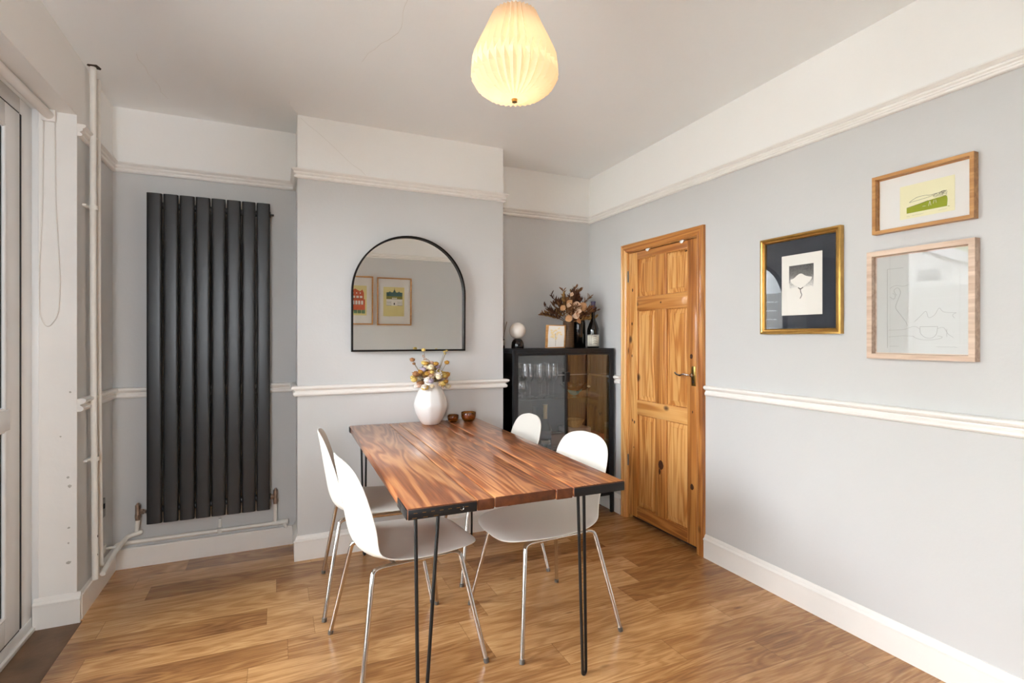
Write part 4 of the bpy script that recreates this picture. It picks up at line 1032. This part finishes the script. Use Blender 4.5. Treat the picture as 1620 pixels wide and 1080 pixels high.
m.tube([(-.07+.12*k/10, 0, .016+.10*((k-5)/10)**2) for k in range(11)], [.004, .010, .015, .018, .019, .018, .015, .011, .008, .006, .004], 14); m.build('fish_body', 'turquoise', fi, ang=80)
m = MB(); m.tube([(.045, 0, .036), (.07, 0, .046), (.105, 0, .058)], [.005, .010, .004], 10); m.build('fish_tail', 'lamp_black', fi)
m = MB(); m.ball((.108, 0, .060), .012, 2, (1.4, .6, .7)); m.build('fish_fin', 'paper', fi)
m = MB(); m.ball((-.082, 0, .040), .017, 2, (1.5, .7, .6)); m.build('fish_head', 'thin_glass', fi)
# lower shelf
S2 = .5008
cbt = wine((1.770, 3.335, S2), 'champagne bottle with gold foil neck on the lower cabinet shelf', .315, .045, 'bottle_green', .42, .0135, 'gold_foil', .11, 'champagne_bottle', (.075, .130, 'label_black', 180, 320))
m = MB(); n_ = 12; A_ = []
for k in range(n_+1):
    a = radians(205+90*k/n_); A_.append((m.bm.verts.new((.0462*cos(a), .0462*sin(a), .035)), m.bm.verts.new((.0462*cos(a), .0462*sin(a), .062))))
for p_, q_ in zip(A_, A_[1:]): m.face([p_[0], q_[0], q_[1], p_[1]])
m.build('lower_label', 'label_cream', cbt, solid=.0003)
wine((1.715, 3.40, S2), 'dark bottle with tan label behind the champagne bottle', .30, .037, 'dark_bottle', .5, .014, None, .08, 'wine_bottle', (.05, .125, 'label_tan', 180, 330))
m = MB(); m.lathe([(.022, 0), (.024, .004), (.024, .11), (.014, .14), (.012, .20), (.014, .204), (.011, .204), (.011, .14), (.021, .108), (.021, .006), (.001, .005)], seg=24)
o = m.build('glass_bottle', 'thin_glass', ang=60, loc=(1.56, 3.33, S2)); tag(o, 'slim clear glass bottle by the cabinet door frame on the lower shelf', 'bottle')
m = MB(); m.lathe([(.025, 0), (.027, .004), (.027, .13), (.020, .15), (.001, .152)], seg=24)
o = m.build('storage_jar', 'label_cream', ang=60, loc=(1.505, 3.42, S2)); tag(o, 'small pale jar on the lower shelf by the side pane', 'jar')
bx = thing('cardboard_box', 'brown cardboard box lying behind the chair back on the lower shelf', 'box', (1.90, 3.42, S2))
m = MB(); m.bbox(-.07, .07, -.06, .06, 0, .085, .002); m.build('carton', 'brown_card', bx); m = MB(); m.bbox(-.071, .071, -.012, .012, .0855, .0862, .0002); m.build('tape', 'label_tan', bx)
st = thing('board_game_box', 'grey lidded box on the lower shelf carrying the woven bowl', 'box', (2.06, 3.42, S2))
m = MB(); m.bbox(-.085, .10, -.08, .08, 0, .10, .003); m.build('box_base', 'fence_grey', st); m = MB(); m.bbox(-.088, .103, -.083, .083, .085, .122, .003); m.build('box_lid', 'mount_white', st)
m = MB(); m.lathe([(.035, 0), (.045, .004), (.066, .035), (.074, .058), (.071, .060), (.06, .035), (.04, .008), (.001, .008)], seg=36)
o = m.build('woven_bowl', 'wicker', ang=60, loc=(2.055, 3.40, S2+.1225)); tag(o, 'small straw coloured woven bowl on the grey box', 'bowl')
rdb = thing('red_book', 'small red boxed book at the pine door end of the lower shelf', 'book', (2.215, 3.37, S2))
m = MB(); m.bbox(-.035, .035, -.08, .08, 0, .075, .002); m.build('cover', 'red_card', rdb); m = MB(); m.bbox(-.0352, .0352, -.081, .078, .010, .020, .0005); m.build('page_edge', 'paper', rdb)
# bottom compartment
m = MB(); m.lathe([(.07, 0), (.09, .01), (.10, .07), (.095, .13), (.07, .15), (.065, .15), (.08, .12), (.085, .06), (.06, .02), (.001, .02)], seg=32)
o = m.build('black_pot', 'lamp_black', ang=60, loc=(2.15, 3.40, .1505)); tag(o, 'round black pot on the bottom of the cabinet', 'pot')
m = MB(); m.tube(fillet([(2.12, 3.555, .122), (2.15, 3.52, .112), (2.165, 3.44, .06), (2.13, 3.40, .006), (2.0, 3.42, .004)], .04, 6), .003, 8)
m = m.build('power_cable', 'mount_white'); tag(m, 'white power cable hanging below the black cabinet', 'cable')

# ------------------------------------------------------------------ pendant lamp
lx, ly = .700, 1.530
pl_ = thing('pendant_lamp', 'pleated cream paper pendant lampshade hanging from the ceiling', 'lamp', (lx, ly, 0))
prof = [(2.345, .068, .0045, 0), (2.30, .086, .006, 0), (2.25, .108, .0085, 0), (2.205, .127, .0095, 0), (2.172, .136, .004, 1), (2.140, .132, .0095, 1), (2.110, .115, .009, 1), (2.088, .086, .008, 1), (2.074, .045, .0045, 1), (2.070, .012, .001, 1)]
m = MB(); NP = 34; rings = []
for z, r, am, ph in prof:
    rings.append([m.bm.verts.new(((r+(am if (k+ph) % 2 else -am))*cos(pi*k/NP), (r+(am if (k+ph) % 2 else -am))*sin(pi*k/NP), z)) for k in range(2*NP)])
for A_, B_ in zip(rings, rings[1:]):
    for k in range(2*NP): m.face([A_[k], A_[(k+1) % (2*NP)], B_[(k+1) % (2*NP)], B_[k]])
m.build('lamp_shade', 'pleated_paper', pl_, smooth=False)
m = MB(); m.tube([(0, 0, 2.062), (0, 0, 2.074)], .009, 12); m.build('bottom_tie', 'brass', pl_)
m = MB(); m.tube([(0, 0, 2.30), (0, 0, ceil_z(lx, ly)+.002)], .003, 8); m.build('cord', 'mount_white', pl_)
m = MB(); m.lathe([(.048, ceil_z(lx, ly)-.022), (.05, ceil_z(lx, ly)-.018), (.05, ceil_z(lx, ly)+.004)], seg=28); m.build('ceiling_rose', 'gloss_white', pl_)
m = MB(); m.tube([(0, 0, 2.25), (0, 0, 2.31)], .018, 16); m.build('bulb_holder', 'gloss_white', pl_)
m = MB(); m.ball((0, 0, 2.222), .024, 3); bu = m.build('bulb', 'bulb_glow', pl_, ang=180)
ld = bpy.data.lights.new('bulb_light', 'POINT'); ld.energy = 1.9; ld.color = (1.0, .77, .58); ld.shadow_soft_size = .028
lo_ = bpy.data.objects.new('bulb_light', ld); COL.objects.link(lo_); lo_.parent = pl_; lo_.location = (0, 0, 2.205)

# ------------------------------------------------------------------ garden beyond the patio door
f = MB(); f.box(-30, -1.07, -25, 30, -.30, -.15); tag(f.build('ground_outside', 'paving', smooth=False), 'pale paved yard outside the patio door', 'ground', kind='structure')
fn = thing('garden_fence', 'grey painted board fence outside the patio door', 'fence', (-3.9, 0, -.15))
for y in range(-4, 8):
    m = MB(); m.bbox(-.05, .05, y-.05, y+.05, 0, 2.16, .005); m.build('post', 'fence_grey', fn)
for k in range(13): m = MB(); m.bbox(-.012, .012, -5, 8, .05+k*.163, .20+k*.163, .003); m.build('board', 'fence_grey', fn)
hs = thing('garden_house', 'white rendered neighbouring outbuilding with small window beyond the fence', 'building', (-6.0, 4.33, -.15))
m = MB(); m.box(-.9, 0, 0, 3.2, 0, 2.70); m.build('walls', 'render_white', hs, smooth=False)
m = MB(); m.poly([(.22, -.14, 2.72), (.22, 1.6, 3.62), (.22, 3.34, 2.72), (.22, 3.34, 2.82), (.22, 1.6, 3.74), (.22, -.14, 2.82)], (-1, 0, 0), 1.3); m.build('roof', 'roof_white', hs, smooth=False)
m = MB(); m.poly([(.0, 0, 2.70), (.0, 3.2, 2.70), (.0, 1.6, 3.58)], (-1, 0, 0), .9); m.build('gable', 'render_white', hs, smooth=False)
m = MB(); m.bbox(0, .04, .11, .54, 2.395, 2.675, .01); w1 = m.build('window_frame', 'upvc', hs); m = MB(); m.bbox(.035, .045, .15, .49, 2.43, 2.635, .002); m.build('window_pane', 'window_dark', w1)
rng = random.Random(17)
tr = thing('garden_tree', 'green leafy tree beyond the fence', 'tree', (-9.6, 5.2, -.15))
m = MB(); m.tube([(0, 0, 0), (.1, 0, 1.5), (0, .1, 3.0)], [.16, .13, .08], 10); m.build('trunk', 'bark', tr)
m = MB()
for k in range(60): m.ball((rng.gauss(0, .45), rng.gauss(0, 1.0), 3.2+rng.gauss(0, .8)), rng.uniform(.2, .45), 2, jit=.25, rng=rng)
m.build('crown', 'foliage', tr, ang=60)
